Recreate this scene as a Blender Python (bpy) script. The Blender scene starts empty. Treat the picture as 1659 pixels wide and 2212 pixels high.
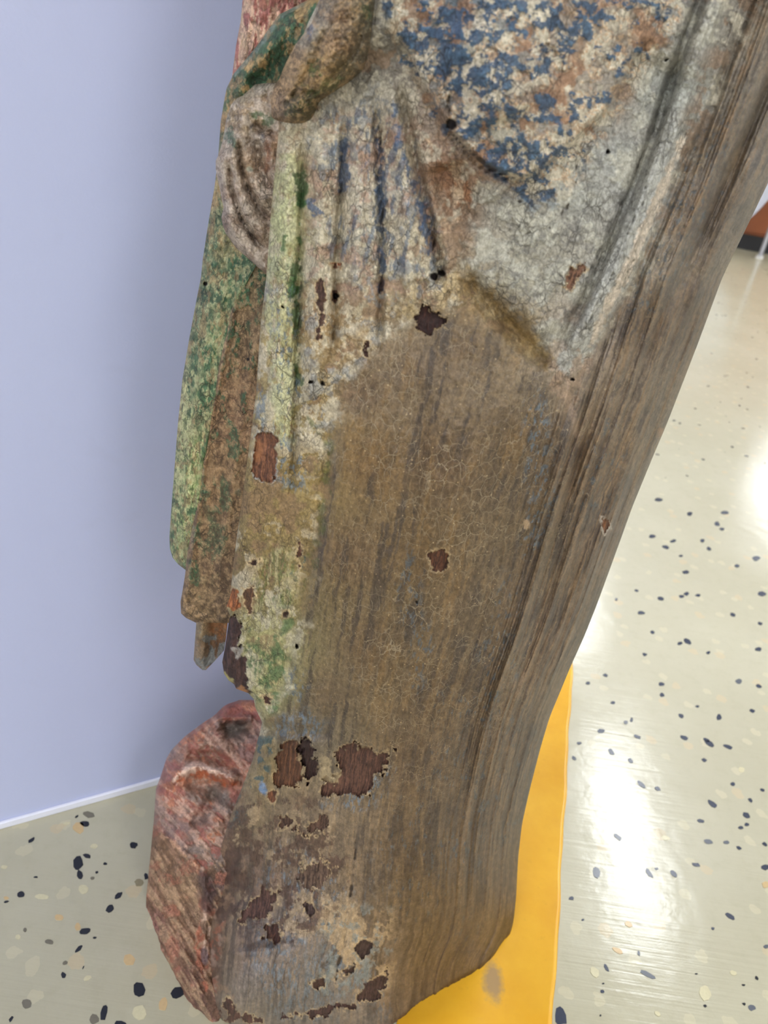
import bpy, math, random
import numpy as np

# ------------------------------------------------------------------ camera
W, H = 1659, 2212
FPX = 1700.0
PITCH, ROLL, CAM_H = math.radians(31), math.radians(9), 0.70
CP, SP, CR, SR = math.cos(PITCH), math.sin(PITCH), math.cos(ROLL), math.sin(ROLL)

scene = bpy.context.scene
coll = scene.collection
from mathutils import Matrix, Vector
cam_d = bpy.data.cameras.new('camera')
cam = bpy.data.objects.new('camera', cam_d)
coll.objects.link(cam)
scene.camera = cam
cam_d.sensor_fit = 'VERTICAL'
cam_d.sensor_height = 36.0
cam_d.sensor_width = 27.0
cam_d.lens = FPX / H * 36.0
cam_d.clip_start = 0.02
_r0, _u0, _f0 = Vector((1, 0, 0)), Vector((0, SP, CP)), Vector((0, CP, -SP))
_right, _up = CR * _r0 + SR * _u0, CR * _u0 - SR * _r0
_m = Matrix((_right, _up, -_f0)).transposed().to_4x4()
_m.translation = (0, 0, CAM_H)
cam.matrix_world = _m
cam_d.dof.use_dof = True
cam_d.dof.focus_distance = 0.47
cam_d.dof.aperture_fstop = cam_d.lens / 2.15

# ------------------------------------------------------------------ world, exposure
wd = bpy.data.worlds.new('world')
scene.world = wd
wd.use_nodes = True
wd.node_tree.nodes['Background'].inputs[0].default_value = (0.80, 0.86, 1.0, 1)
wd.node_tree.nodes['Background'].inputs[1].default_value = 0.30
scene.view_settings.view_transform = 'Standard'
scene.view_settings.look = 'None'
scene.view_settings.gamma = 1.0
scene.view_settings.use_curve_mapping = False
scene.view_settings.exposure = 0.06
LAMP = 23.0
FILL_GLOW = 2.9  # glow strength of the added panes behind the viewer

# ------------------------------------------------------------------ helpers
def lin(c):
    c = np.asarray(c, dtype=np.float64) / 255.0
    return np.where(c <= 0.04045, c / 12.92, ((c + 0.055) / 1.055) ** 2.4)

def lin4(*c):
    return tuple(lin(c)) + (1.0,)

def rays(u, v):
    dx, dy = u - W / 2, v - H / 2
    x = dx * CR + dy * SR
    y = -dx * SR + dy * CR
    return x, FPX * CP - y * SP, FPX * SP + y * CP      # right, forward, down

def at_y(u, v, Y):
    x, f, d = rays(u, v)
    k = Y / f
    return x * k, Y + 0 * k, CAM_H - d * k

def ground(u, v):
    x, f, d = rays(u, v)
    k = CAM_H / d
    return x * k, f * k

def gy(u, v):
    return float(ground(u, v)[1])

rng = np.random.RandomState(7)
TAB = rng.rand(64, 256, 256).astype(np.float32)

def vnoise(x, y, seed):
    xi, yi = np.floor(x), np.floor(y)
    fx, fy = (x - xi).astype(np.float32), (y - yi).astype(np.float32)
    fx, fy = fx * fx * (3 - 2 * fx), fy * fy * (3 - 2 * fy)
    i, j = xi.astype(np.int32) & 255, yi.astype(np.int32) & 255
    i2, j2 = (i + 1) & 255, (j + 1) & 255
    T = TAB[seed % 64]
    a = T[i, j] * (1 - fx) + T[i2, j] * fx
    b = T[i, j2] * (1 - fx) + T[i2, j2] * fx
    return a * (1 - fy) + b * fy

def fbm(x, y, seed, octv=4, gain=0.55):
    s, a, t = 0.0, 1.0, 0.0
    for k in range(octv):
        s = s + a * vnoise(x * 2 ** k + 17.3 * k, y * 2 ** k - 9.1 * k, seed + k)
        t += a
        a *= gain
    n = s / t
    return np.clip((n - 0.5) * 1.7 + 0.5, 0, 1)          # about 0..1

def sstep(a, b, x):
    t = np.clip((x - a) / (b - a), 0, 1)
    return t * t * (3 - 2 * t)

def tps(pts):
    """smooth thin-plate interpolation through (u, v, value)"""
    P = np.array(pts, dtype=np.float64)
    xy, z = P[:, :2] / 1000.0, P[:, 2]
    n = len(P)
    d = np.linalg.norm(xy[:, None] - xy[None], axis=2)
    K = d ** 2 * np.log(d + 1e-9) + 1e-4 * np.eye(n)
    A = np.zeros((n + 3, n + 3))
    A[:n, :n] = K
    A[:n, n] = 1
    A[:n, n + 1:] = xy
    A[n, :n] = 1
    A[n + 1:, :n] = xy.T
    w = np.linalg.solve(A, np.concatenate([z, np.zeros(3)]))
    def f(u, v):
        u, v = u / 1000.0, v / 1000.0
        out = w[n] + w[n + 1] * u + w[n + 2] * v
        for k in range(n):
            r2 = (u - xy[k, 0]) ** 2 + (v - xy[k, 1]) ** 2
            out = out + w[k] * 0.5 * r2 * np.log(r2 + 1e-12)
        return out
    return f

def lerp_pts(pts, smooth=0):
    P = np.array(pts, dtype=np.float64)
    def f(v):
        if not smooth:
            return np.interp(v, P[:, 0], P[:, 1])
        return sum(np.interp(v + o * smooth, P[:, 0], P[:, 1]) for o in (-1, -.5, 0, .5, 1)) / 5
    return f

class Patch:
    """a carved piece: rows run down the piece, columns run across it"""
    ST = 4
    gain = 1.05                                           # pigment strength
    def __init__(self, vrows, L, R, ncol):
        self.v = np.asarray(vrows, dtype=np.float64)
        self.nr, self.nc = len(self.v), ncol
        s = np.linspace(0, 1, ncol)
        s = 0.82 * s + 0.18 * (0.5 - 0.5 * np.cos(np.pi * s))
        self.s = s
        self.Lv, self.Rv = L(self.v), R(self.v)
        self.U = self.Lv[:, None] + (self.Rv - self.Lv)[:, None] * s[None]
        self.V = np.repeat(self.v[:, None], ncol, 1)
        self.S = np.repeat(s[None], self.nr, 0)
        ri = np.unique(np.append(np.arange(0, self.nr, self.ST), self.nr - 1))
        ci = np.unique(np.append(np.arange(0, ncol, self.ST), ncol - 1))
        self.ri, self.ci = ri, ci
        self.Uc, self.Vc = self.U[np.ix_(ri, ci)], self.V[np.ix_(ri, ci)]
        def wts(idx, n):
            a = np.arange(n)
            k = np.clip(np.searchsorted(idx, a, side='right') - 1, 0, len(idx) - 2)
            return k, ((a - idx[k]) / (idx[k + 1] - idx[k])).astype(np.float32)
        self.kr, self.fr = wts(ri, self.nr)
        self.kc, self.fc = wts(ci, ncol)
        self.wx = (fbm(self.U / 26, self.V / 26, 40, 4) - .5) * 2
        self.wy = (fbm(self.U / 26, self.V / 26, 46, 4) - .5) * 2
        self.wf = (fbm(self.U / 9, self.V / 9, 52, 3) - .5) * 2
        self.grain = fbm(self.U / 6, self.V / 7, 58, 3, .75)
        self.hgt = np.zeros_like(self.U)                  # relief towards the viewer side, metres
        self.col = np.zeros(self.U.shape + (3,), dtype=np.float32)
        self.dark = np.zeros(self.U.shape, dtype=np.float32)   # dark crackle amount
        self.lite = np.zeros(self.U.shape, dtype=np.float32)   # pale crackle amount
        self.gloss = np.full(self.U.shape, 0.3, dtype=np.float32)
    def up(self, c):
        c = c.astype(np.float32)
        a = c[self.kr] * (1 - self.fr)[:, None] + c[self.kr + 1] * self.fr[:, None]
        return a[:, self.kc] * (1 - self.fc)[None] + a[:, self.kc + 1] * self.fc[None]
    def seg(self, pts, u, v):
        """signed side distance and distance to a polyline, with the position along it 0..1"""
        P = np.array(pts, dtype=np.float64)
        ln = np.linalg.norm(np.diff(P, axis=0), axis=1)
        cum = np.concatenate([[0], np.cumsum(ln)]) / ln.sum()
        best = np.full(u.shape, 1e9)
        side = np.zeros(u.shape)
        tt = np.zeros(u.shape)
        for k in range(len(P) - 1):
            a, b = P[k], P[k + 1]
            d = b - a
            t = np.clip(((u - a[0]) * d[0] + (v - a[1]) * d[1]) / (d @ d), 0, 1)
            ex, ey = u - a[0] - t * d[0], v - a[1] - t * d[1]
            q = np.hypot(ex, ey)
            m = q < best
            best = np.where(m, q, best)
            side = np.where(m, np.sign(d[0] * ey - d[1] * ex), side)
            tt = np.where(m, cum[k] + t * (cum[k + 1] - cum[k]), tt)
        return best, side, tt
    def sdf(self, poly):
        P = list(poly) + [poly[0]]
        d, _, _ = self.seg(P, self.Uc, self.Vc)
        inside = np.zeros(d.shape, dtype=bool)
        for k in range(len(poly)):
            (x1, y1), (x2, y2) = P[k], P[k + 1]
            if y1 == y2:
                continue
            c = ((y1 > self.Vc) != (y2 > self.Vc)) & (self.Uc < (x2 - x1) * (self.Vc - y1) / (y2 - y1) + x1)
            inside ^= c
        return self.up(np.where(inside, d, -d))
    def zone(self, poly, feather=4, rag=0, ragf=0):
        d = self.sdf(poly)
        if rag:
            d = d + self.wx * rag
        if ragf:
            d = d + self.wf * ragf
        return sstep(-feather, feather, d)
    def stroke(self, pts, w, feather=2, rag=0, ragf=0, taper=True):
        d, _, t = self.seg(pts, self.Uc, self.Vc)
        d, t = self.up(d), self.up(t)
        ww = w * (np.sqrt(np.clip(4 * t * (1 - t), 0.05, 1)) if taper else 1.0)
        return sstep(-feather, feather, ww - d + self.wy * rag + self.wf * ragf)
    def ridge(self, pts, w, h, ends=True):
        d, _, t = self.seg(pts, self.Uc, self.Vc)
        g = np.exp(-(d / w) ** 2)
        if ends:
            g = g * sstep(0, .12, t) * sstep(0, .12, 1 - t)
        self.hgt += self.up(g * h)
    def step(self, pts, w, h, reach=120):
        """raised on the left-hand side of the line as it is walked, fading over reach"""
        d, s, t = self.seg(pts, self.Uc, self.Vc)
        q = d * -s
        self.hgt += self.up(h * sstep(-w, w, q) * np.exp(-(np.clip(q, 0, None) / reach) ** 2) * sstep(0, .1, t) * sstep(0, .1, 1 - t))
    def paint(self, mask, rgb, amount=1.0):
        c = lin(rgb).astype(np.float32)
        m = (mask * amount)[..., None].astype(np.float32)
        self.col = self.col * (1 - m) + c * m
    def base(self, anchors, power=3.0):
        A = np.array(anchors, dtype=np.float64)
        C = lin(A[:, 2:])
        w = np.zeros(self.Uc.shape)
        out = np.zeros(self.Uc.shape + (3,))
        for k in range(len(A)):
            q = 1.0 / (((self.Uc - A[k, 0]) ** 2 + (self.Vc - A[k, 1]) ** 2 + 300.0) ** (power / 2))
            w += q
            out += q[..., None] * C[k]
        out /= w[..., None]
        self.col = np.stack([self.up(out[..., k]) for k in range(3)], -1)
    def tone(self, f):
        self.col = self.col * f[..., None].astype(np.float32)
    def build(self, name, parent, mat, Y, depth=0.05, edge=None, ncol_back=18, cap=True):
        """Y: front distance field (metres); the hidden back closes the solid as a half ellipse"""
        Yf = Y - self.hgt
        f0 = np.array(at_y(self.U, self.V, Yf))
        ph = np.linspace(0, np.pi, ncol_back + 2)[1:-1]
        ub = self.Lv[:, None] + (self.Rv - self.Lv)[:, None] * (0.5 + 0.5 * np.cos(ph))[None]
        ye = Yf[:, -1:] * (0.5 + 0.5 * np.cos(ph))[None] + Yf[:, :1] * (0.5 - 0.5 * np.cos(ph))[None]
        yb = ye + depth * np.sin(ph)[None]
        b0 = np.array(at_y(ub, np.repeat(self.v[:, None], ncol_back, 1), yb))
        P = np.concatenate([f0, b0], axis=2)              # 3, rows, ring
        n = P.shape[2]
        Z = P[2]
        below = Z < 0
        keep = np.ones((self.nr - 1, n), dtype=bool)
        if below.any():
            first = np.where(below.any(0), below.argmax(0), self.nr)
            for j in np.nonzero(first < self.nr)[0]:
                i = max(first[j], 1)
                z0, z1 = Z[i - 1, j], Z[i, j]
                t = z0 / (z0 - z1) if z0 > 0 else 0.0
                P[:, i:, j] = (P[:, i - 1, j] * (1 - t) + P[:, i, j] * t)[:, None]
                P[2, i:, j] = 0.0
            rr = np.arange(self.nr - 1)[:, None]
            fj = np.maximum(first, np.roll(first, -1))[None]
            keep = rr < fj
        co = P.reshape(3, -1).T.astype(np.float32)
        ii, jj = np.meshgrid(np.arange(self.nr - 1), np.arange(n), indexing='ij')
        j2 = (jj + 1) % n
        q = np.stack([ii * n + jj, (ii + 1) * n + jj, (ii + 1) * n + j2, ii * n + j2], -1)[keep]
        nq = len(q)
        loops = q.reshape(-1).astype(np.int32)
        starts = np.arange(nq, dtype=np.int32) * 4
        tot = np.full(nq, 4, dtype=np.int32)
        if cap:
            caps = [np.arange(n)]
            if not below.any():
                caps.append((self.nr - 1) * n + np.arange(n)[::-1])
            for c in caps:
                starts = np.append(starts, len(loops)).astype(np.int32)
                tot = np.append(tot, n).astype(np.int32)
                loops = np.concatenate([loops, c]).astype(np.int32)
        me = bpy.data.meshes.new(name)
        me.vertices.add(len(co))
        me.vertices.foreach_set('co', co.reshape(-1))
        me.loops.add(len(loops))
        me.loops.foreach_set('vertex_index', loops)
        me.polygons.add(len(starts))
        me.polygons.foreach_set('loop_start', starts)
        me.polygons.foreach_set('loop_total', tot)
        me.polygons.foreach_set('use_smooth', np.ones(len(starts), dtype=bool))
        me.update(calc_edges=True)
        def ring(a, edge_cols=True):
            a2 = a.reshape(self.nr, self.nc, -1)
            def soft(e):                                  # edge colour evened out along the piece
                w = min(151, (self.nr // 2) * 2 - 1)
                pad = np.concatenate([np.repeat(e[:1], w // 2, 0), e, np.repeat(e[-1:], w // 2, 0)])
                cs = np.cumsum(np.concatenate([np.zeros_like(pad[:1]), pad]), 0)
                return (cs[w:] - cs[:-w]) / w
            er, el = soft(a2[:, -6:].mean(1).astype(np.float64)), soft(a2[:, :6].mean(1).astype(np.float64))
            back = er[:, None] * (0.5 + 0.5 * np.cos(ph))[None, :, None] + el[:, None] * (0.5 - 0.5 * np.cos(ph))[None, :, None]
            gr = .8 + .4 * vnoise(np.repeat(np.arange(ncol_back)[None] * .7, self.nr, 0), np.repeat(self.v[:, None] / 160, ncol_back, 1), 61)
            back = back * gr[..., None]
            return np.concatenate([a2, back], 1).reshape(self.nr * n, -1)
        rgba = np.ones((len(co), 4), dtype=np.float32)
        rgba[:, :3] = ring(np.clip(self.col * (self.gain if np.isscalar(self.gain) else self.gain[..., None]) * (1 + (self.grain - .5)[..., None] * .55), 0, 1))
        at = me.color_attributes.new('paint', 'FLOAT_COLOR', 'POINT')
        at.data.foreach_set('color', rgba.reshape(-1))
        aux = np.ones((len(co), 4), dtype=np.float32)
        aux[:, :3] = ring(np.stack([self.dark, self.lite, self.gloss], -1))
        at = me.color_attributes.new('crackle', 'FLOAT_COLOR', 'POINT')
        at.data.foreach_set('color', aux.reshape(-1))
        me.materials.append(mat)
        o = bpy.data.objects.new(name, me)
        coll.objects.link(o)
        if parent:
            o.parent = parent
            o.matrix_parent_inverse = parent.matrix_world.inverted()
        return o

# ---- node helper
class NT:
    def __init__(self, name):
        self.m = bpy.data.materials.new(name)
        self.m.use_nodes = True
        self.t = self.m.node_tree
        self.b = self.t.nodes['Principled BSDF']
    def n(self, kind, **kw):
        nd = self.t.nodes.new(kind)
        for k, v in kw.items():
            if hasattr(nd, k):
                setattr(nd, k, v)
        return nd
    def link(self, a, b):
        self.t.links.new(a, b)
    def set(self, nd, **kw):
        for k, v in kw.items():
            nd.inputs[k.replace('_', ' ')].default_value = v
        return nd
    def math(self, op, a, b=None, clamp=False):
        nd = self.n('ShaderNodeMath', operation=op)
        nd.use_clamp = clamp
        for i, x in enumerate((a, b)):
            if x is None:
                continue
            if isinstance(x, (int, float)):
                nd.inputs[i].default_value = x
            else:
                self.link(x, nd.inputs[i])
        return nd.outputs[0]
    def mix(self, fac, a, b, blend='MIX'):
        nd = self.n('ShaderNodeMix', data_type='RGBA', blend_type=blend)
        for sock, x in ((nd.inputs[0], fac), (nd.inputs[6], a), (nd.inputs[7], b)):
            if isinstance(x, (int, float)):
                sock.default_value = x
            elif isinstance(x, tuple):
                sock.default_value = x
            else:
                self.link(x, sock)
        return nd.outputs[2]
    def noise(self, scale, detail=4, rough=.55, vec=None, dist=0):
        nd = self.n('ShaderNodeTexNoise')
        self.set(nd, Scale=scale, Detail=detail, Roughness=rough, Distortion=dist)
        if vec is not None:
            self.link(vec, nd.inputs['Vector'])
        return nd
    def ramp(self, fac, stops):
        nd = self.n('ShaderNodeValToRGB')
        el = nd.color_ramp.elements
        while len(el) < len(stops):
            el.new(0.5)
        for e, (p, c) in zip(el, stops):
            e.position = p
            e.color = c
        self.link(fac, nd.inputs[0])
        return nd.outputs[0]

def plain(name, rgb, rough=.5, metal=0.0, var=.06, scale=30):
    k = NT(name)
    g = k.n('ShaderNodeTexCoord')
    nz = k.noise(scale, 3, vec=g.outputs['Object'])
    c = np.array(lin(rgb))
    a, b = tuple(c * (1 - var)) + (1,), tuple(np.clip(c * (1 + var), 0, 1)) + (1,)
    k.link(k.mix(nz.outputs['Fac'], a, b), k.b.inputs['Base Color'])
    k.set(k.b, Roughness=rough, Metallic=metal)
    return k.m

# ------------------------------------------------------------------ materials
def polychrome_material():
    k = NT('aged_polychrome_wood')
    col = k.n('ShaderNodeAttribute', attribute_name='paint')
    aux = k.n('ShaderNodeAttribute', attribute_name='crackle')
    sep = k.n('ShaderNodeSeparateColor')
    k.link(aux.outputs['Color'], sep.inputs[0])
    dark, lite, gloss = sep.outputs[0], sep.outputs[1], sep.outputs[2]
    tc = k.n('ShaderNodeTexCoord')
    mp = k.n('ShaderNodeMapping')
    mp.inputs['Scale'].default_value = (1, 1, .72)
    k.link(tc.outputs['Object'], mp.inputs[0])
    wob = k.noise(140, 3, vec=mp.outputs[0])
    add = k.n('ShaderNodeVectorMath', operation='MULTIPLY_ADD')
    k.link(wob.outputs['Color'], add.inputs[0])
    add.inputs[1].default_value = (.006, .006, .006)
    k.link(mp.outputs[0], add.inputs[2])
    def vor(scale):
        nd = k.n('ShaderNodeTexVoronoi', feature='DISTANCE_TO_EDGE')
        nd.inputs['Scale'].default_value = scale
        k.link(add.outputs[0], nd.inputs['Vector'])
        return nd.outputs['Distance']
    v1, v2 = vor(170), vor(330)
    brk = k.noise(60, 3, vec=tc.outputs['Object'])
    gap = k.math('MULTIPLY', k.math('SUBTRACT', brk.outputs['Fac'], .30), 3.0, True)
    def line(v, w):
        return k.math('SUBTRACT', 1.0, k.math('DIVIDE', v, w, True), True)
    l1, l2 = line(v1, .07), line(v2, .10)
    crack = k.math('MULTIPLY', k.math('MAXIMUM', l1, k.math('MULTIPLY', l2, .65)), gap)
    fine = k.noise(900, 3, .7, vec=tc.outputs['Object'])
    mid = k.noise(260, 4, .65, vec=tc.outputs['Object'])
    tone = k.math('ADD', k.math('MULTIPLY', fine.outputs['Fac'], .95), k.math('MULTIPLY', mid.outputs['Fac'], .95))
    tone = k.math('ADD', tone, .06)
    tc2 = k.n('ShaderNodeCombineColor')
    for i in range(3):
        k.link(tone, tc2.inputs[i])
    c = k.mix(1.0, col.outputs['Color'], tc2.outputs[0], 'MULTIPLY')
    c = k.mix(k.math('MULTIPLY', crack, dark, True), c, lin4(40, 32, 26))
    thin = k.math('MULTIPLY', k.math('MAXIMUM', line(v1, .036), k.math('MULTIPLY', line(v2, .05), .35)), gap)
    c = k.mix(k.math('MULTIPLY', thin, k.math('MULTIPLY', lite, .85), True), c, lin4(150, 134, 108))
    # pale dust specks
    sp = k.n('ShaderNodeTexVoronoi', feature='F1')
    sp.inputs['Scale'].default_value = 230
    k.link(tc.outputs['Object'], sp.inputs['Vector'])
    spk = k.math('MULTIPLY', k.math('LESS_THAN', sp.outputs['Distance'], .11), lite)
    c = k.mix(k.math('MULTIPLY', spk, .4), c, lin4(190, 165, 125))
    k.link(c, k.b.inputs['Base Color'])
    k.link(k.math('SUBTRACT', .78, k.math('MULTIPLY', gloss, .5)), k.b.inputs['Roughness'])
    k.b.inputs['Specular IOR Level'].default_value = .35
    hgt = k.math('ADD', k.math('MULTIPLY', mid.outputs['Fac'], .6), k.math('MULTIPLY', fine.outputs['Fac'], .35))
    hgt = k.math('SUBTRACT', hgt, k.math('MULTIPLY', k.math('MULTIPLY', crack, k.math('ADD', dark, k.math('MULTIPLY', lite, .3))), .6))
    bp = k.n('ShaderNodeBump')
    bp.inputs['Strength'].default_value = .40
    bp.inputs['Distance'].default_value = .0012
    k.link(hgt, bp.inputs['Height'])
    k.link(bp.outputs[0], k.b.inputs['Normal'])
    return k.m

def floor_material():
    k = NT('beige_flecked_vinyl')
    tc = k.n('ShaderNodeTexCoord')
    ob = tc.outputs['Object']
    n1 = k.noise(5, 4, vec=ob)
    n2 = k.noise(60, 5, .7, vec=ob)
    c = k.ramp(n1.outputs['Fac'], [(.3, lin4(170, 163, 135)), (.7, lin4(181, 175, 149))])
    c = k.mix(k.math('MULTIPLY', k.math('SUBTRACT', n2.outputs['Fac'], .5, ), .8, True), c, lin4(140, 130, 92))
    # cream and peach flecks too faint to count
    for sc, rgb, th, off in ((17, (200, 191, 156), .10, 0), (12, (196, 172, 128), .08, 5)):
        mp = k.n('ShaderNodeMapping')
        mp.inputs['Location'].default_value = (off, off * .7, 0)
        k.link(ob, mp.inputs[0])
        w = k.noise(90, 2, vec=mp.outputs[0])
        a = k.n('ShaderNodeVectorMath', operation='MULTIPLY_ADD')
        k.link(w.outputs['Color'], a.inputs[0])
        a.inputs[1].default_value = (.012, .012, 0)
        k.link(mp.outputs[0], a.inputs[2])
        v = k.n('ShaderNodeTexVoronoi', feature='F1', voronoi_dimensions='2D')
        v.inputs['Scale'].default_value = sc
        k.link(a.outputs[0], v.inputs['Vector'])
        k_ = k.math('LESS_THAN', v.outputs['Distance'], th)
        c = k.mix(k.math('MULTIPLY', k_, .45), c, lin4(*rgb))
    k.link(c, k.b.inputs['Base Color'])
    sc1 = k.noise(35, 4, .6, vec=ob)
    mp = k.n('ShaderNodeMapping')
    mp.inputs['Rotation'].default_value = (0, 0, .9)
    mp.inputs['Scale'].default_value = (4, 160, 1)
    k.link(ob, mp.inputs[0])
    sc2 = k.noise(1.4, 3, .6, vec=mp.outputs[0])
    r = k.math('ADD', .36, k.math('MULTIPLY', sc1.outputs['Fac'], .14))
    k.link(r, k.b.inputs['Roughness'])
    k.b.inputs['Specular IOR Level'].default_value = 1.0
    k.b.inputs['Coat Weight'].default_value = .7
    sc3 = k.noise(16, 5, .65, vec=ob)
    cr = k.math('ADD', .035, k.math('MULTIPLY', k.math('ADD', k.math('MULTIPLY', sc3.outputs['Fac'], .75), k.math('MULTIPLY', sc2.outputs['Fac'], .35)), .15))
    k.link(cr, k.b.inputs['Coat Roughness'])
    bp = k.n('ShaderNodeBump')
    bp.inputs['Strength'].default_value = .22
    bp.inputs['Distance'].default_value = .002
    hh = k.math('ADD', k.math('MULTIPLY', sc1.outputs['Fac'], .7), k.math('MULTIPLY', sc2.outputs['Fac'], .45))
    k.link(hh, bp.inputs['Height'])
    k.link(bp.outputs[0], k.b.inputs['Normal'])
    k.link(bp.outputs[0], k.b.inputs['Coat Normal'])
    return k.m

def panel_material():
    k = NT('white_panel_paint')
    tc = k.n('ShaderNodeTexCoord')
    n1 = k.noise(2.2, 3, vec=tc.outputs['Object'])
    n2 = k.noise(14, 4, vec=tc.outputs['Object'], dist=1.5)
    c = k.ramp(n1.outputs['Fac'], [(.3, lin4(187, 193, 224)), (.7, lin4(192, 198, 228))])
    c = k.mix(k.math('MULTIPLY', k.math('SUBTRACT', n2.outputs['Fac'], .62), 1.0, True), c, lin4(176, 178, 198))
    k.link(c, k.b.inputs['Base Color'])
    k.b.inputs['Roughness'].default_value = .6
    nb = k.noise(420, 3, vec=tc.outputs['Object'])
    bp = k.n('ShaderNodeBump')
    bp.inputs['Strength'].default_value = .12
    bp.inputs['Distance'].default_value = .0008
    k.link(nb.outputs['Fac'], bp.inputs['Height'])
    k.link(bp.outputs[0], k.b.inputs['Normal'])
    return k.m

def tape_material():
    k = NT('yellow_floor_tape')
    tc = k.n('ShaderNodeTexCoord')
    ob = tc.outputs['Object']
    n1 = k.noise(18, 5, .6, vec=ob)
    c = k.ramp(n1.outputs['Fac'], [(.3, lin4(228, 166, 36)), (.7, lin4(240, 184, 52))])
    n2 = k.noise(55, 5, .7, vec=ob)
    c = k.mix(k.math('MULTIPLY', k.math('SUBTRACT', n2.outputs['Fac'], .62), 2.2, True), c, lin4(186, 132, 40))
    sx, sy = ground(1064, 2122)
    vd = k.n('ShaderNodeVectorMath', operation='SUBTRACT')
    k.link(ob, vd.inputs[0])
    vd.inputs[1].default_value = (float(sx), float(sy), 0.0012)
    vs = k.n('ShaderNodeVectorMath', operation='MULTIPLY')
    vs.inputs[1].default_value = (1.25, .62, 1)
    k.link(vd.outputs[0], vs.inputs[0])
    vl = k.n('ShaderNodeVectorMath', operation='LENGTH')
    k.link(vs.outputs[0], vl.inputs[0])
    n3 = k.noise(130, 4, .7, vec=ob)
    rad = k.math('ADD', k.math('MULTIPLY', n3.outputs['Fac'], .013), .0075)
    st = k.math('MULTIPLY', k.math('SUBTRACT', rad, vl.outputs['Value']), 130.0, True)
    c = k.mix(k.math('MULTIPLY', st, .75), c, lin4(150, 130, 108))
    k.link(c, k.b.inputs['Base Color'])
    k.b.inputs['Roughness'].default_value = .30
    nb = k.noise(26, 3, vec=ob)
    bp = k.n('ShaderNodeBump')
    bp.inputs['Strength'].default_value = .25
    bp.inputs['Distance'].default_value = .003
    k.link(nb.outputs['Fac'], bp.inputs['Height'])
    k.link(bp.outputs[0], k.b.inputs['Normal'])
    return k.m

M_POLY = polychrome_material()
M_FLOOR = floor_material()
M_PANEL = panel_material()
M_TAPE = tape_material()
M_STRIP = plain('white_edge_strip', (232, 233, 244), .5, var=.05, scale=120)
M_WALL = plain('room_wall_paint', (226, 228, 234), .8)
M_CEIL = plain('ceiling_paint', (236, 238, 244), .85)

def mesh_obj(name, verts, faces, mat, parent=None, smooth=False):
    me = bpy.data.meshes.new(name)
    me.from_pydata([tuple(map(float, p)) for p in verts], [], faces)
    me.update()
    if mat:
        me.materials.append(mat)
    if smooth:
        me.polygons.foreach_set('use_smooth', [True] * len(me.polygons))
    o = bpy.data.objects.new(name, me)
    coll.objects.link(o)
    if parent:
        o.parent = parent
        o.matrix_parent_inverse = parent.matrix_world.inverted()
    return o

def box_obj(name, lo, hi, mat, parent=None, frame=None, bevel=0.0):
    """box between two corners in an optional 2-D frame (origin, x direction)"""
    (x0, y0, z0), (x1, y1, z1) = lo, hi
    v = [(x, y, z) for z in (z0, z1) for (x, y) in ((x0, y0), (x1, y0), (x1, y1), (x0, y1))]
    if frame:
        (ox, oy), (ax, ay) = frame
        v = [(ox + ax * x - ay * y, oy + ay * x + ax * y, z) for x, y, z in v]
    f = [(3, 2, 1, 0), (4, 5, 6, 7), (0, 1, 5, 4), (1, 2, 6, 5), (2, 3, 7, 6), (3, 0, 4, 7)]
    o = mesh_obj(name, v, f, mat, parent)
    if bevel:
        md = o.modifiers.new('bevel', 'BEVEL')
        md.width = bevel
        md.segments = 2
    return o

def tag(o, label=None, cat=None, group=None, kind=None):
    if label: o['label'] = label
    if cat: o['category'] = cat
    if group: o['group'] = group
    if kind: o['kind'] = kind
    return o

def empty(name, loc):
    o = bpy.data.objects.new(name, None)
    coll.objects.link(o)
    o.location = loc
    bpy.context.view_layer.update()
    return o

# ------------------------------------------------------------------ the room
RX0, RX1, RY0, RY1, RZ = -3.6, 5.6, -3.4, 9.0, 2.40
floor = box_obj('floor', (RX0, RY0, -.06), (RX1, RY1, 0), M_FLOOR)
tag(floor, 'glossy beige vinyl floor with black and cream flecks', kind='structure')
ceil = box_obj('ceiling', (RX0, RY0, RZ), (RX1, RY1, RZ + .06), M_CEIL)
tag(ceil, 'plain white ceiling of the hall', kind='structure')
for nm, lo, hi, lb in (('wall_back', (RX0, RY1, 0), (RX1, RY1 + .1, RZ), 'plain pale wall at the far end of the hall'),
                       ('wall_right', (RX1, RY0, 0), (RX1 + .1, RY1, RZ), 'plain pale side wall behind the cabinet'),
                       ('wall_front', (RX0, RY0 - .1, 0), (RX1, RY0, RZ), 'plain pale wall behind the viewer'),
                       ('wall_side', (RX0 - .1, RY0, 0), (RX0, RY1, RZ), 'plain pale side wall beyond the display panel')):
    tag(box_obj(nm, lo, hi, M_WALL), lb, kind='structure')

# white display panel the statue stands against
A = np.array(ground(0, 1786)); B = np.array(ground(335, 1692))
d = (B - A) / np.linalg.norm(B - A)
PF = (tuple(A), tuple(d))
tag(box_obj('wall_left', (-1.5, 0, 0.0), (.47, .035, 2.1), M_PANEL, frame=PF), 'white partition panel behind the carved statue', kind='structure')
tag(box_obj('trim_1', (-1.5, -.0035, 0.0), (.47, 0.0, .0085), M_STRIP, frame=PF, bevel=.001), 'narrow white strip along the foot of the partition panel', kind='structure')

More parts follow.
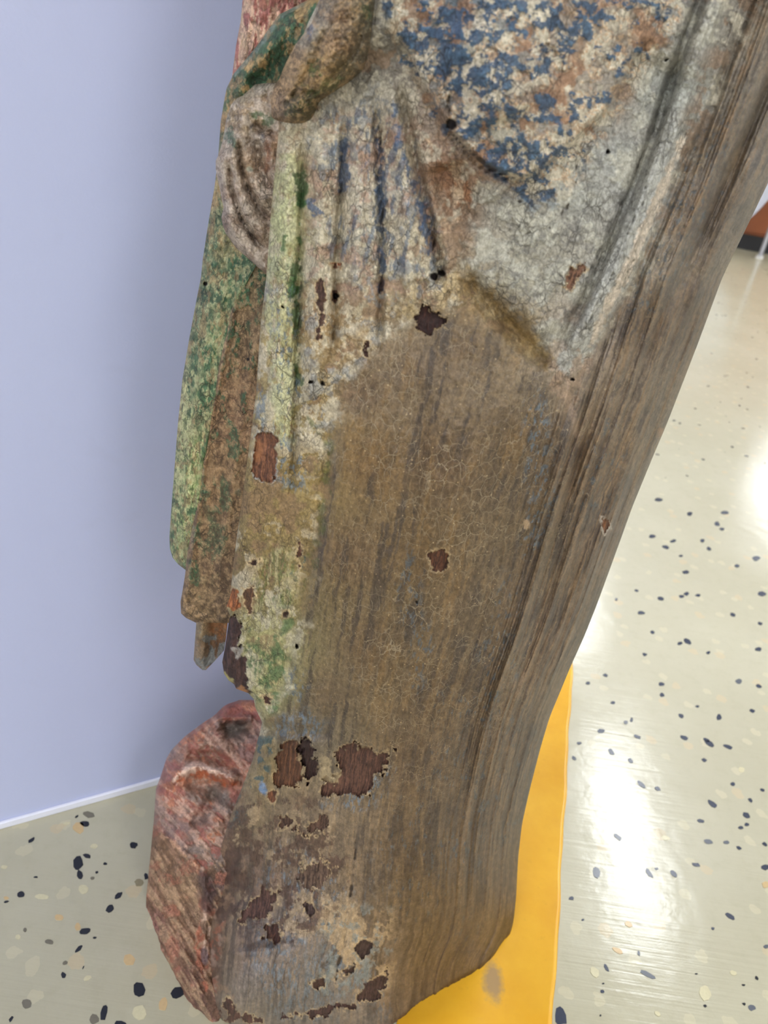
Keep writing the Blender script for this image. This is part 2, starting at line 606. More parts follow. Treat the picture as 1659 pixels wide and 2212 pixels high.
# glowing panes and frames behind the viewer, unseen, added to brighten the statue's front
M_FRAME = plain('window_frame_enamel', (238, 238, 240), .4)
def fill_mat():
    k = NT('daylit_window_glass')
    k.b.inputs['Base Color'].default_value = (.8, .85, .9, 1)
    k.b.inputs['Roughness'].default_value = .1
    k.b.inputs['Emission Color'].default_value = (.93, .96, 1.0, 1)
    k.b.inputs['Emission Strength'].default_value = FILL_GLOW
    return k.m
M_FILL = fill_mat()
for i, x in enumerate((-2.2, .2, 2.6)):
    w = empty('window_%d' % (i + 1), (x, RY0, .85))
    tag(w, 'wide daylit window in the wall behind the viewer', kind='structure')
    for lo, hi in (((x - .95, RY0 + .001, .80), (x + .95, RY0 + .05, .86)), ((x - .95, RY0 + .001, 2.14), (x + .95, RY0 + .05, 2.20)), ((x - .95, RY0 + .001, .86), (x - .89, RY0 + .05, 2.14)),
                   ((x + .89, RY0 + .001, .86), (x + .95, RY0 + .05, 2.14)), ((x - .03, RY0 + .001, .86), (x + .03, RY0 + .05, 2.14))):
        box_obj('window_frame', lo, hi, M_FRAME, w)
    for x0 in (x - .89, x + .03):
        box_obj('pane', (x0, RY0 + .012, .86), (x0 + .86, RY0 + .02, 2.14), M_FILL, w)

# ceiling lamps
M_LAMPBODY = plain('lamp_housing_enamel', (240, 240, 242), .4)
def lamp_mat():
    k = NT('lamp_diffuser')
    k.b.inputs['Base Color'].default_value = (.9, .9, .9, 1)
    k.b.inputs['Emission Color'].default_value = (.94, .97, 1.0, 1)
    k.b.inputs['Emission Strength'].default_value = LAMP
    return k.m
M_LAMP = lamp_mat()
def ceiling_lamp(x, y, label):
    e = empty('ceiling_lamp', (x, y, RZ))
    w, l = .15, .58
    h = box_obj('housing', (x - w, y - l, RZ - .05), (x + w, y + l, RZ - .002), M_LAMPBODY, e, bevel=.006)
    box_obj('diffuser', (x - w + .02, y - l + .02, RZ - .062), (x + w - .02, y + l - .02, RZ - .05), M_LAMP, e)
    for sgn in (-1, 1):
        box_obj('end_cap', (x - w + .01, y + sgn * (l - .01) - .012, RZ - .066), (x + w - .01, y + sgn * (l - .01) + .012, RZ - .05), M_LAMPBODY, e)
    tag(e, label, 'lamp', 'long ceiling lamps of the hall')
for x in (-.75, 1.36, 3.45):
    for y in (-1.35, .6, 2.5, 4.42, 6.35):
        if (x, y) == (1.36, .6):
            continue
        ceiling_lamp(x, y, 'long white ceiling lamp with a flat glowing diffuser')

# ------------------------------------------------------------------ floor tape
tape_r0, tape_r1 = np.array(ground(1195, 2212)), np.array(ground(1237, 1450))
td = (tape_r1 - tape_r0) / np.linalg.norm(tape_r1 - tape_r0)
TF = (tuple(tape_r0), tuple(td))
def floor_tape():
    prof = [(.13, .0002), (.1295, .0009), (.060, .0009), (.0065, .0009), (.0048, .0016), (.0022, .0018), (.0006, .0014), (0, .0002)]
    xs = np.arange(-.9, 2.6, .01)
    rr = random.Random(4)
    vs, fs = [], []
    ph = [rr.uniform(0, 6) for _ in range(4)]
    for i, x in enumerate(xs):
        wv = .0007 * math.sin(x * 37 + ph[0]) + .0005 * math.sin(x * 91 + ph[1])
        for y, z in prof:
            yy = y + (wv if y < .01 else 0)
            zz = z + (.0003 * (1 + math.sin(x * 60 + ph[2] + y * 40)) if .001 < y < .12 else 0)
            vs.append((tape_r0[0] + td[0] * x - td[1] * yy, tape_r0[1] + td[1] * x + td[0] * yy, zz))
    n = len(prof)
    for i in range(len(xs) - 1):
        for k in range(n - 1):
            fs.append((i * n + k, i * n + k + 1, (i + 1) * n + k + 1, (i + 1) * n + k))
        fs.append((i * n + n - 1, i * n, (i + 1) * n, (i + 1) * n + n - 1))
    fs.append(tuple(range(n - 1, -1, -1)))
    fs.append(tuple((len(xs) - 1) * n + k for k in range(n)))
    return mesh_obj('floor_tape', vs, fs, M_TAPE, smooth=True)
tp = floor_tape()
tag(tp, 'wide yellow floor marking tape running beneath the statue base', 'tape')

# ------------------------------------------------------------------ statue
def rowset(a, b, step, lo=None, hi=None, ext=14):
    r = np.arange(a, b + .01, step)
    if lo is not None:
        r = np.concatenate([np.linspace(lo, a, ext)[:-1], r])
    if hi is not None:
        r = np.concatenate([r, np.linspace(b, hi, 40)[1:]])
    return r

statue = empty('carved_wooden_statue', (0.0, .45, 0))
tag(statue, 'old carved wooden statue with flaking blue, green and brown paint on its robe', 'statue')

bodyL = lerp_pts([(-400, 720), (0, 690), (100, 640), (180, 610), (250, 600), (300, 600), (450, 586), (600, 575), (700, 563),
                  (850, 553), (950, 540), (1050, 527), (1200, 506), (1290, 497), (1310, 489), (1330, 497), (1345, 494), (1400, 486), (1430, 480), (1455, 484),
                  (1470, 494), (1478, 506), (1488, 510), (1497, 536), (1510, 548), (1530, 552), (1560, 566), (1580, 562), (1600, 556), (1640, 546),
                  (1700, 523), (1750, 503), (1800, 486), (1850, 472), (1920, 462), (1990, 455), (2060, 450), (2130, 448), (2420, 446)])
bodyR = lerp_pts([(-400, 2010), (0, 1825), (200, 1742), (400, 1657), (600, 1560), (741, 1508), (829, 1474), (917, 1440), (985, 1411), (1092, 1367),
                  (1214, 1323), (1307, 1289), (1370, 1264), (1446, 1230), (1550, 1187), (1617, 1167), (1711, 1143), (1783, 1127),
                  (1856, 1119), (1938, 1115), (1985, 1110), (2010, 1105), (2035, 1094), (2060, 1080), (2100, 1062), (2420, 1030)], 14)
contact = [(474, 2206), (560, 2230), (700, 2238), (780, 2230), (857, 2208), (903, 2171), (971, 2130), (1033, 2094), (1069, 2063), (1100, 2021)]

def robe():
    p = Patch(rowset(0, 2212, 2.1, -400, 2420), bodyL, bodyR, 560)
    U, V = p.U, p.V
    Yt = tps([(u, v, gy(u, v)) for u, v in contact] + [
        (446, 2240, .40), (1114, 2050, .455), (1110, 2240, .44), (700, 2420, .325), (1000, 2380, .37), (500, 2400, .35),
        (470, 1900, .385), (600, 1900, .352), (800, 1900, .336), (950, 1900, .350), (1085, 1900, .405),
        (552, 1550, .372), (700, 1500, .347), (900, 1500, .336), (1050, 1500, .352), (1150, 1500, .378), (1200, 1500, .405),
        (535, 1000, .376), (700, 1000, .352), (950, 1000, .336), (1180, 1000, .350), (1300, 1000, .372), (1390, 1000, .405),
        (575, 600, .380), (750, 600, .362), (950, 600, .352), (1100, 600, .350), (1250, 600, .348), (1400, 600, .370), (1540, 600, .408),
        (600, 200, .390), (750, 200, .372), (950, 200, .346), (1100, 200, .332), (1300, 200, .350), (1500, 200, .376), (1720, 200, .415),
        (700, -300, .392), (1000, -300, .345), (1300, -300, .36), (1850, -300, .43)])
    Y = p.up(Yt(p.Uc, p.Vc)).astype(np.float64)
    # roll-off at the right outline
    dr = np.clip((p.Rv[:, None] - U) / 110.0, 0, 1)
    fade = 1 - sstep(1850, 1990, V)
    Y += .040 * (1 - np.sqrt(1 - (1 - dr) ** 2 + 1e-6)) * fade
    dl = np.clip((U - p.Lv[:, None]) / 22.0, 0, 1)
    Y += .010 * (1 - np.sqrt(1 - (1 - dl) ** 2 + 1e-6)) * (1 - sstep(1780, 1880, V))

    dq = np.clip((U - p.Lv[:, None]) / 70.0, 0, 1)
    Y += .022 * (1 - dq) ** 2 * sstep(1800, 1900, V)
    # ---- carved folds
    def R(pts, w, h, ends=True):
        p.ridge(pts, w, h * 1.45, ends)
    R([(655, 265), (652, 420), (648, 560), (645, 700), (640, 850), (634, 1000), (628, 1120)], 7, -.0045)
    R([(628, 280), (618, 450), (612, 600), (604, 750), (598, 900)], 20, .004)
    R([(698, 260), (690, 450), (684, 620), (680, 760), (672, 900)], 22, .004)
    R([(745, 230), (738, 400), (727, 560), (724, 660), (720, 790)], 7, -.005)
    R([(778, 250), (776, 420), (772, 560), (770, 700)], 20, .0035)
    R([(810, 200), (820, 400), (826, 520), (822, 640), (820, 780)], 7, -.0045)
    R([(838, 160), (868, 350), (882, 480), (886, 600), (884, 700)], 22, .005)
    R([(858, 170), (900, 350), (925, 460), (945, 560), (955, 640)], 9, -.006)
    R([(962, 350), (985, 430), (990, 500)], 42, -.007)
    R([(1015, 480), (1020, 560), (1060, 640)], 24, .003)
    # the big swag and its lower edge
    p.step([(1400, 60), (1310, 240), (1210, 330), (1160, 375), (1115, 388), (1040, 352), (965, 275), (900, 165), (850, 40)], 9, -.011, 170)
    R([(968, 268), (1040, 342), (1110, 376)], 10, .003)
    R([(965, 280), (1040, 358), (1112, 392)], 5, -.004)
    R([(1010, 40), (1040, 160), (1090, 270)], 60, .004)
    # V fold and the pale stripe
    R([(1005, 590), (1090, 690), (1160, 760), (1192, 800)], 22, -.006)
    R([(1055, 560), (1130, 660), (1185, 730)], 34, .004)
    R([(1196, 790), (1215, 740), (1285, 600), (1395, 340), (1480, 90), (1560, -130)], 12, -.0065)
    R([(1215, 800), (1265, 700), (1340, 560), (1430, 340), (1530, 60), (1600, -140)], 30, .007)
    R([(1290, 790), (1350, 660), (1420, 500), (1500, 310), (1600, 60), (1670, -140)], 14, -.005)
    R([(1395, 700), (1480, 500), (1560, 320), (1650, 110), (1740, -140)], 20, .0045)
    R([(1440, 700), (1520, 510), (1595, 340), (1690, 120), (1790, -140)], 11, -.0045)
    R([(1490, 690), (1560, 500), (1640, 320)], 16, .004)
    R([(1225, 850), (1210, 1000), (1170, 1180), (1120, 1350), (1075, 1520), (1045, 1700)], 26, .0045)
    R([(1262, 900), (1240, 1040), (1200, 1200), (1150, 1380), (1110, 1520)], 16, -.0028)
    R([(1395, 900), (1340, 1060), (1275, 1220), (1215, 1390), (1160, 1530)], 18, .0035)
    R([(1370, 900), (1310, 1060), (1250, 1220), (1190, 1390)], 12, -.0025)
    R([(905, 800), (890, 1100), (868, 1400), (850, 1600)], 30, -.002)
    R([(760, 850), (730, 1100), (700, 1350)], 30, .0018)
    R([(725, 870), (705, 1020), (680, 1150), (640, 1330), (600, 1540)], 12, -.0022)
    R([(560, 1572), (640, 1580), (720, 1585)], 16, -.0035)
    R([(560, 1545), (600, 1555), (660, 1560)], 12, .002)
    R([(585, 1620), (560, 1700), (530, 1800)], 18, .003)
    R([(500, 1900), (560, 1950), (580, 2050)], 60, -.004)

    # ---- flow coordinate along the fibres
    lsm = np.interp(V, [-400, 2420], [640, 445])
    fx = (U - lsm) / (p.Rv[:, None] - lsm) * 1150 + 400 + p.wx * 5
    st = fbm(fx / 20, V / 120 + p.wy * .25, 3, 4, .6)
    st2 = fbm(fx / 6, V / 34, 8, 4, .65)
    str8 = fbm((fx - p.wx * 5) / 17, V / 900, 9, 3, .55)
    right = sstep(.66, .80, p.S) * (1 - sstep(1500, 1900, V) * .6)
    p.hgt += (str8 - .5) * right * .0058 + (str8 - .5) * .0005
    nA = fbm(U / 42, V / 42, 12, 5, .6)
    nB = fbm(U / 17, V / 20, 18, 4, .6)
    nC = fbm(U / 120, V / 150, 24, 3)
    nE = fbm(U / 24 + 40, V / 27 + 9, 30, 5, .70)

    # ---- ground colours
    p.base([
        (900, 60, 120, 115, 105), (1000, 40, 100, 114, 124), (1100, 60, 122, 120, 114), (1000, 150, 116, 116, 112), (1060, 260, 104, 112, 116),
        (1150, 200, 140, 122, 106), (1250, 100, 142, 126, 110), (1350, 60, 136, 122, 106), (1250, 250, 150, 136, 118), (1150, 330, 152, 150, 144), (1350, 200, 142, 132, 120),
        (640, 320, 168, 156, 126), (700, 300, 180, 168, 146), (780, 200, 124, 118, 106), (780, 350, 168, 148, 132), (860, 300, 162, 138, 118), (870, 420, 170, 162, 150),
        (620, 450, 176, 176, 130), (690, 450, 154, 138, 116), (780, 500, 156, 152, 140), (870, 550, 164, 154, 134), (620, 560, 172, 172, 122), (690, 560, 160, 144, 118),
        (780, 600, 164, 152, 132), (860, 620, 154, 138, 108), (960, 380, 138, 102, 76), (1000, 440, 142, 116, 92), (930, 480, 144, 128, 108),
        (1080, 450, 152, 146, 132), (1150, 500, 158, 154, 140), (1120, 600, 154, 148, 130), (1200, 560, 148, 142, 128), (1250, 420, 152, 150, 140), (1320, 330, 148, 147, 140),
        (1400, 200, 142, 142, 134), (1480, 50, 138, 134, 126), (1300, 600, 168, 164, 154), (1380, 430, 166, 164, 157), (1260, 720, 172, 158, 144), (1470, 200, 158, 158, 150),
        (1010, 640, 128, 108, 76), (1100, 700, 132, 112, 78), (1400, 700, 106, 93, 81), (1500, 450, 111, 99, 87), (1550, 300, 120, 108, 93), (1600, 150, 126, 118, 106), (1650, 100, 130, 121, 107), (1500, 700, 110, 96, 82),
        (700, 700, 158, 132, 94), (800, 720, 146, 126, 98), (600, 750, 162, 142, 96), (620, 900, 152, 136, 90), (690, 900, 154, 132, 92), (600, 1100, 138, 118, 74), (650, 1050, 146, 126, 82),
        (560, 1250, 120, 102, 66), (620, 1250, 142, 126, 86), (580, 1400, 152, 146, 102), (600, 1480, 154, 148, 104),
        (780, 850, 120, 100, 76), (900, 800, 116, 99, 79), (1000, 750, 115, 96, 72), (800, 1000, 120, 96, 64), (950, 1000, 106, 86, 64), (1100, 950, 106, 89, 67), (1150, 1150, 106, 91, 71),
        (900, 1200, 111, 91, 64), (750, 1200, 113, 93, 69), (1050, 1350, 109, 93, 73), (800, 1400, 111, 93, 71), (950, 1500, 110, 91, 68), (1250, 1000, 111, 94, 77), (1300, 1150, 111, 97, 85), (1200, 1350, 113, 99, 85),
        (1100, 1600, 112, 96, 79), (700, 1500, 115, 98, 76), (650, 1580, 116, 106, 92), (900, 1650, 106, 89, 71), (1050, 1800, 106, 91, 75), (1080, 1950, 102, 88, 74), (900, 1850, 108, 91, 72), (800, 1950, 113, 99, 83),
        (650, 1780, 121, 106, 89), (550, 1900, 116, 97, 84), (600, 2000, 121, 109, 99), (700, 2100, 113, 107, 101), (800, 2100, 116, 103, 89), (950, 2050, 106, 91, 74), (560, 2120, 113, 105, 99),
        (520, 2050, 131, 113, 96), (480, 1900, 96, 76, 71), (520, 1750, 126, 111, 89), (560, 1650, 126, 113, 83), (1750, 0, 126, 118, 106), (1000, -200, 120, 116, 110)])

    brown = p.zone([(735, 860), (800, 780), (850, 720), (905, 690), (960, 668), (1010, 640), (1100, 730), (1185, 810), (1195, 860), (1260, 790), (1305, 720), (1385, 590),
                    (1455, 420), (1530, 260), (1640, 40), (1800, -100), (1900, 900), (1300, 2400), (420, 2400), (420, 2000), (500, 1800), (540, 1650), (570, 1590), (625, 1500), (655, 1300), (690, 1150), (716, 1000)], 26, 22, 10)
    upper = 1 - brown
    p.col = p.col * (1 - brown[..., None] * (1 - np.array([1.04, .985, .93])))
    lowleft = sstep(1560, 1760, V) * (1 - sstep(760, 900, U))
    p.gain = 1.08 * upper + brown * (.73 + .30 * lowleft)
    # streaks of the brown varnish
    low = brown
    p.tone(1 + low * ((st - .5) * .40 + (st2 - .5) * .30))
    p.paint(low * sstep(.54, .74, st) * sstep(.30, .6, nC) * (1 - .6 * sstep(1350, 1700, V)), (136, 106, 66), .5 * (1 - .7 * sstep(.62, .74, p.S)))
    p.paint(low * sstep(.54, .74, 1 - st) * sstep(.30, .55, 1 - nC), (76, 66, 60), .62)
    p.paint(low * sstep(.72, .9, st2), (150, 124, 88), .35)
    wear = fbm(fx / 5, V / 70, 57, 4, .65)
    p.paint(low * right * sstep(.58, .68, str8) * sstep(.45, .6, wear), (156, 130, 100), .6)
    p.paint(low * right * sstep(.62, .72, wear), (140, 112, 84), .45)
    p.paint(low * right * sstep(.60, .70, 1 - wear), (84, 72, 66), .5)
    p.lite = (low * (1 - sstep(1650, 1850, V)) * (1 - sstep(.80, .98, p.S)) * (.65 + .7 * nC)).astype(np.float32)
    p.gloss = (low * .5 + .2).astype(np.float32)
    p.dark = (upper * .75).astype(np.float32)

    # pale flaking ground on the upper part
    swag = p.zone([(815, -20), (1520, -20), (1420, 120), (1330, 260), (1215, 430), (1150, 470), (1095, 400), (960, 280), (870, 140)], 14, 14)
    cols = p.zone([(600, 230), (850, 180), (930, 430), (980, 620), (850, 720), (740, 850), (720, 1000), (540, 1000), (560, 600)], 14, 14)
    grey = p.zone([(1020, 420), (1110, 400), (1230, 430), (1400, 130), (1500, 0), (1570, 0), (1390, 500), (1280, 760), (1195, 780), (1100, 690), (1010, 600)], 18, 10)
    p.paint(upper * sstep(.58, .68, nA), (192, 182, 160), .6)
    p.paint(upper * sstep(.60, .70, 1 - nA) * (1 - grey), (134, 104, 78), .55)
    p.hgt += (upper * (sstep(.44, .56, nA) - .5) * .0007)
    p.hgt += (upper * (nB - .5) * .0007)
    # swag: cream islands, rust, then blue
    sw = swag * upper
    p.paint(sw * sstep(.50, .56, nE), (182, 152, 120), .8)
    p.paint(sw * sstep(.62, .68, nE), (190, 182, 162), .8)
    p.paint(sw * sstep(.60, .67, 1 - nA) * sstep(.45, .6, nC), (138, 104, 80), .7)
    blue = fbm(U / 42 + 7, V / 36 + 3, 33, 5, .66)
    bluezone = p.zone([(840, 20), (1300, -20), (1260, 90), (1150, 130), (1160, 250), (1240, 240), (1230, 330), (1200, 440), (1130, 440), (1080, 370), (980, 280), (880, 130)], 40, 20)
    bm = sw * sstep(.50, .55, blue + (bluezone - .5) * .30 - .03) * sstep(.35, .42, 1 - nE + .1)
    p.paint(bm, (52, 76, 100), .9)
    p.paint(bm * sstep(.5, .8, nB), (78, 102, 122), .6)
    p.hgt += bm * .0005
    # cool grey film
    p.paint(grey * sstep(.40, .62, nA), (160, 158, 146), .6)
    p.paint(grey * sstep(.62, .72, nE), (112, 108, 102), .55)
    stripe = p.zone([(1200, 790), (1240, 700), (1295, 600), (1400, 335), (1450, 220), (1480, 300), (1440, 410), (1370, 580), (1310, 700), (1270, 770), (1235, 820)], 6, 5, 5)
    p.paint(stripe, (160, 158, 150), .85)
    edge = p.stroke([(1478, 290), (1430, 410), (1360, 570), (1300, 690), (1265, 765)], 11, 3, 5, 4)
    p.paint(edge, (196, 180, 160), .85)
    edge2 = p.stroke([(1255, 770), (1225, 850), (1245, 940)], 16, 6, 14, 8)
    p.paint(edge2, (166, 140, 116), .6)
    # columns: flakes of cream, grey, blue and pink ground
    cu = cols * upper
    p.paint(cu * sstep(.55, .62, nE), (190, 178, 152), .7)
    p.paint(cu * sstep(.62, .68, 1 - nE) * p.zone([(660, 250), (960, 250), (960, 640), (660, 640)], 30, 10), (170, 138, 118), .55)
    p.paint(cu * sstep(.60, .68, nB) * sstep(.45, .6, nC), (128, 130, 130), .6)
    cb = fbm(fx / 11, V / 48, 36, 4, .6)
    p.paint(cu * sstep(.62, .67, cb) * p.zone([(690, 230), (960, 230), (960, 620), (700, 560)], 30, 10), (70, 90, 112), .6)
    for pts in ([(745, 260), (738, 420)], [(818, 300), (826, 520), (824, 640)], [(868, 330), (912, 460), (930, 560)], [(660, 430), (700, 470)], [(850, 220), (862, 330)]):
        p.paint(p.stroke(pts, 6, 2, 8, 6), (60, 84, 112), .75)
    # rusty hollow right of the columns
    hol = p.zone([(930, 320), (1000, 330), (1030, 380), (1010, 470), (960, 500), (930, 430)], 12, 22, 8)
    p.paint(hol * sstep(.35, .6, nB), (132, 96, 70), .75)
    p.paint(hol * sstep(.6, .75, nE), (190, 164, 134), .8)
    p.paint(p.stroke([(1008, 385), (1012, 450)], 9, 3, 4, 4), (150, 100, 66), .8)
    # yellow-olive band where the two finishes meet
    olive = p.stroke([(700, 800), (760, 740), (830, 665), (930, 645), (1000, 610), (1060, 670), (1130, 740), (1190, 800)], 26, 14, 22, 10)
    p.paint(olive * sstep(.3, .6, nA), (138, 110, 66), .55)
    p.paint(olive * sstep(.6, .72, nE), (184, 162, 122), .7)
    p.paint(p.stroke([(1018, 600), (1090, 685), (1180, 785)], 13, 8, 5, 4), (122, 98, 56), .7)
    # pale green column
    gcol = p.zone([(600, 330), (655, 330), (650, 560), (642, 800), (636, 960), (600, 960), (575, 700), (580, 600), (588, 450)], 6, 8, 4)
    p.paint(gcol * sstep(.30, .55, st2 * .5 + nB * .5), (178, 178, 132), .65)
    p.paint(gcol * sstep(.60, .72, nA), (192, 190, 150), .7)
    for pts, w in (([(632, 365), (650, 380), (652, 460)], 8), ([(640, 550), (630, 600), (634, 660)], 8), ([(650, 420), (646, 560)], 4), ([(640, 790), (648, 830)], 7), ([(636, 600), (640, 740)], 7), ([(618, 500), (612, 540)], 4)):
        p.paint(p.stroke(pts, w, 3, 8, 6), (58, 90, 50), .8)
    lowg = p.zone([(560, 1200), (640, 1180), (640, 1330), (620, 1500), (570, 1560), (545, 1490), (530, 1350)], 12, 12, 6)
    p.paint(lowg * sstep(.45, .62, st2 * .6 + nB * .4), (168, 160, 116), .75)
    p.paint(lowg * sstep(.58, .68, 1 - st2) * sstep(.4, .55, nC), (92, 110, 62), .6)
    gl = p.stroke([(545, 1355), (550, 1430), (570, 1520), (600, 1450), (625, 1300)], 16, 8, 14, 8)
    p.paint(gl * sstep(.45, .58, nE), (74, 104, 66), .75)
    p.paint(p.stroke([(660, 900), (715, 960), (700, 1060), (690, 1150), (650, 1290)], 9, 5, 8, 6) * sstep(.4, .6, nE), (92, 96, 48), .7)
    p.paint(p.stroke([(655, 1190), (640, 1260)], 9, 2, 8, 6) * sstep(.4, .5, nB), (70, 92, 84), .9)
    yel = p.zone([(540, 950), (700, 960), (690, 1130), (640, 1280), (520, 1240), (530, 1080)], 30, 20)
    p.paint(yel * sstep(.3, .7, nA), (150, 122, 68), .4)

    # blue-grey flecks of an older coat
    fl = fbm(fx / 8 + 3, V / 14, 44, 4, .68)
    def flecks(pts, w, thr=.62, rgb=(106, 118, 126), am=.75):
        m = p.stroke(pts, w, w * .6, w * .4) * sstep(thr + .045, thr + .085, fl)
        p.paint(m, rgb, am)
        p.hgt[...] -= m * .0004
    flecks([(600, 600), (610, 680), (625, 800), (620, 900)], 34, .60)
    flecks([(560, 830), (565, 930)], 16, .5)
    flecks([(600, 920), (620, 1000), (650, 1060)], 34, .56, (116, 128, 134))
    flecks([(1160, 830), (1165, 1000), (1175, 1080), (1140, 1200)], 30, .58)
    flecks([(1100, 1250), (1080, 1400), (1050, 1550)], 40, .64, (96, 104, 108))
    flecks([(890, 1180), (880, 1300), (910, 1400), (900, 1480)], 26, .60, (98, 106, 110))
    flecks([(600, 1570), (660, 1570), (700, 1560)], 30, .48, (122, 138, 152))
    flecks([(640, 1440), (650, 1520)], 24, .55)
    flecks([(700, 1740), (780, 1720), (840, 1660)], 28, .55, (112, 124, 134))
    flecks([(550, 2000), (600, 2060), (640, 2150), (760, 2100), (820, 2160)], 60, .52, (106, 114, 120))
    flecks([(580, 1900), (640, 1880), (700, 1980), (760, 2050)], 60, .60, (110, 118, 124))
    flecks([(960, 1500), (1060, 1600), (1000, 1750), (900, 1900), (1000, 2000)], 120, .74, (98, 104, 106))
    flecks([(1380, 700), (1440, 560), (1500, 420), (1570, 260)], 50, .66, (98, 106, 110))
    flecks([(1320, 900), (1290, 1050), (1240, 1150)], 40, .68, (98, 104, 106))
    tealz = p.zone([(556, 1585), (600, 1590), (585, 1660), (555, 1730), (510, 1800), (490, 1830), (520, 1700)], 8, 8)
    p.paint(tealz * sstep(.45, .6, nA), (162, 140, 104), .7)
    p.paint(tealz * sstep(.58, .63, nB), (62, 88, 92), .85)
    p.paint(p.stroke([(566, 1690), (574, 1720)], 8, 3, 4, 4), (112, 140, 176), .9)

    # lower left: mottled worn paint
    mot = p.zone([(500, 1720), (640, 1720), (720, 1760), (760, 1860), (740, 2000), (640, 2040), (520, 2000), (450, 1980), (460, 1860)], 24, 20)
    p.paint(mot * sstep(.52, .60, nA), (158, 136, 108), .75)
    p.paint(mot * sstep(.60, .66, 1 - nE), (84, 62, 52), .8)
    mot2 = p.zone([(450, 1830), (520, 1840), (520, 1960), (480, 1990), (450, 1960)], 10, 12)
    p.paint(mot2 * sstep(.30, .5, nA), (70, 54, 52), .75)
    bot = p.zone([(690, 1960), (840, 1960), (860, 2120), (700, 2180)], 20, 20)
    p.paint(bot * sstep(.50, .58, nA), (172, 148, 116), .75)
    p.paint(bot * sstep(.62, .68, nE), (126, 132, 128), .7)
    lft = p.zone([(440, 1820), (500, 1800), (520, 1900), (490, 2000), (478, 2080), (500, 2160), (520, 2220), (430, 2220)], 10, 16, 8)
    p.paint(lft * sstep(.35, .6, nA), (96, 74, 62), .8)
    p.paint(lft * sstep(.55, .66, nE), (150, 122, 98), .7)
    redl = p.zone([(440, 1960), (480, 1980), (478, 2060), (465, 2150), (440, 2100)], 6, 8, 5)
    p.paint(redl * sstep(.45, .6, nB), (178, 150, 132), .6)
    p.paint(redl * sstep(.55, .65, nE), (148, 86, 66), .7)
    p.dark = np.maximum(p.dark, (mot * .4).astype(np.float32))

    # ---- bare wood where the paint has come away
    wg = fbm(fx / 3.2, V / 26, 50, 4, .7)
    def wood(poly, rgb=(92, 60, 46), rag=8, ragf=6, deep=.0016, dark2=(52, 36, 32), rim=(186, 160, 120), rimw=6):
        d = p.sdf(poly) + p.wx * rag * 1.3 + p.wf * ragf * 1.3
        m = sstep(-1.2, 1.2, d)
        p.paint(sstep(-rimw, -rimw * .3, d) * (1 - m) * sstep(.25, .5, nB), rim, .75)
        p.paint(m, rgb)
        p.paint(m * sstep(.4, .65, 1 - wg), dark2, .7)
        p.paint(m * sstep(.6, .8, wg), tuple(min(255, int(c * 1.25)) for c in rgb), .5)
        p.hgt[...] -= m * deep
        p.hgt[...] += m * (wg - .5) * .0009
        p.dark[...] = p.dark * (1 - m)
        p.lite[...] = p.lite * (1 - m)
        p.gloss[...] = p.gloss * (1 - m * .7)
    wood([(905, 668), (925, 660), (935, 672), (955, 680), (960, 690), (945, 705), (935, 722), (918, 725), (903, 700)], (66, 40, 34), deep=.004)
    wood([(922, 1196), (940, 1186), (962, 1188), (970, 1205), (966, 1226), (945, 1234), (926, 1222)], (98, 62, 42), 3, 4)
    wood([(553, 935), (585, 935), (600, 950), (592, 1000), (590, 1045), (560, 1040), (548, 1030), (548, 980)], (116, 78, 56), 4, 3, .003, (76, 50, 42), rim=(150, 150, 146))
    p.paint(p.stroke([(560, 945), (556, 1000)], 9, 4, 4, 4), (150, 100, 66), .7)
    wood([(612, 1602), (650, 1606), (648, 1630), (660, 1650), (655, 1680), (640, 1694), (605, 1700), (590, 1690), (598, 1650)], (108, 72, 50), 6, 6, .003, (66, 44, 36))
    wood([(650, 1596), (672, 1600), (684, 1640), (690, 1658), (672, 1688), (664, 1700), (655, 1660), (648, 1620)], (62, 42, 38), 5, 5, .0035)
    wood([(725, 1622), (780, 1608), (846, 1626), (848, 1640), (818, 1668), (806, 1704), (752, 1716), (700, 1722), (692, 1705), (700, 1675), (722, 1690), (735, 1665)], (100, 70, 56), 7, 6, .003, (66, 46, 42))
    p.paint(p.zone([(690, 1630), (716, 1640), (712, 1676), (738, 1662), (728, 1692), (704, 1690), (684, 1700), (690, 1660)], 2, 6, 5), (170, 150, 116), .85)
    wood([(590, 1700), (602, 1712), (584, 1740), (578, 1720)], (110, 70, 48), 4, 4)
    wood([(616, 1772), (632, 1776), (640, 1796), (628, 1806), (612, 1790)], (86, 62, 50))
    wood([(668, 1772), (706, 1764), (700, 1790), (672, 1806), (660, 1800)], (96, 72, 58))
    wood([(690, 1850), (720, 1880), (690, 1910), (650, 1915), (640, 1890)], (96, 76, 62), 12, 6, .0006)
    wood([(590, 1920), (620, 1930), (600, 1960), (540, 1980), (520, 1990), (530, 1960)], (88, 62, 52), 10, 6, .0012)
    wood([(565, 2030), (580, 2000), (600, 1995), (608, 2020), (602, 2042), (588, 2030), (575, 2040)], (88, 58, 46), 3, 4)
    wood([(655, 1950), (668, 1946), (682, 1976), (672, 1986), (656, 1970)], (72, 56, 52), 3, 4)
    wood([(770, 2040), (786, 2030), (806, 2036), (802, 2060), (782, 2068), (768, 2056)], (66, 50, 44), 4, 4)
    wood([(672, 2120), (700, 2110), (702, 2126), (684, 2134)], (76, 54, 44), 3, 4)
    wood([(742, 2100), (768, 2084), (758, 2106), (744, 2112)], (76, 56, 46), 3, 4)
    wood([(790, 2120), (812, 2104), (836, 2094), (838, 2112), (818, 2140), (826, 2150), (780, 2158), (760, 2156), (786, 2140)], (74, 54, 48), 5, 5)
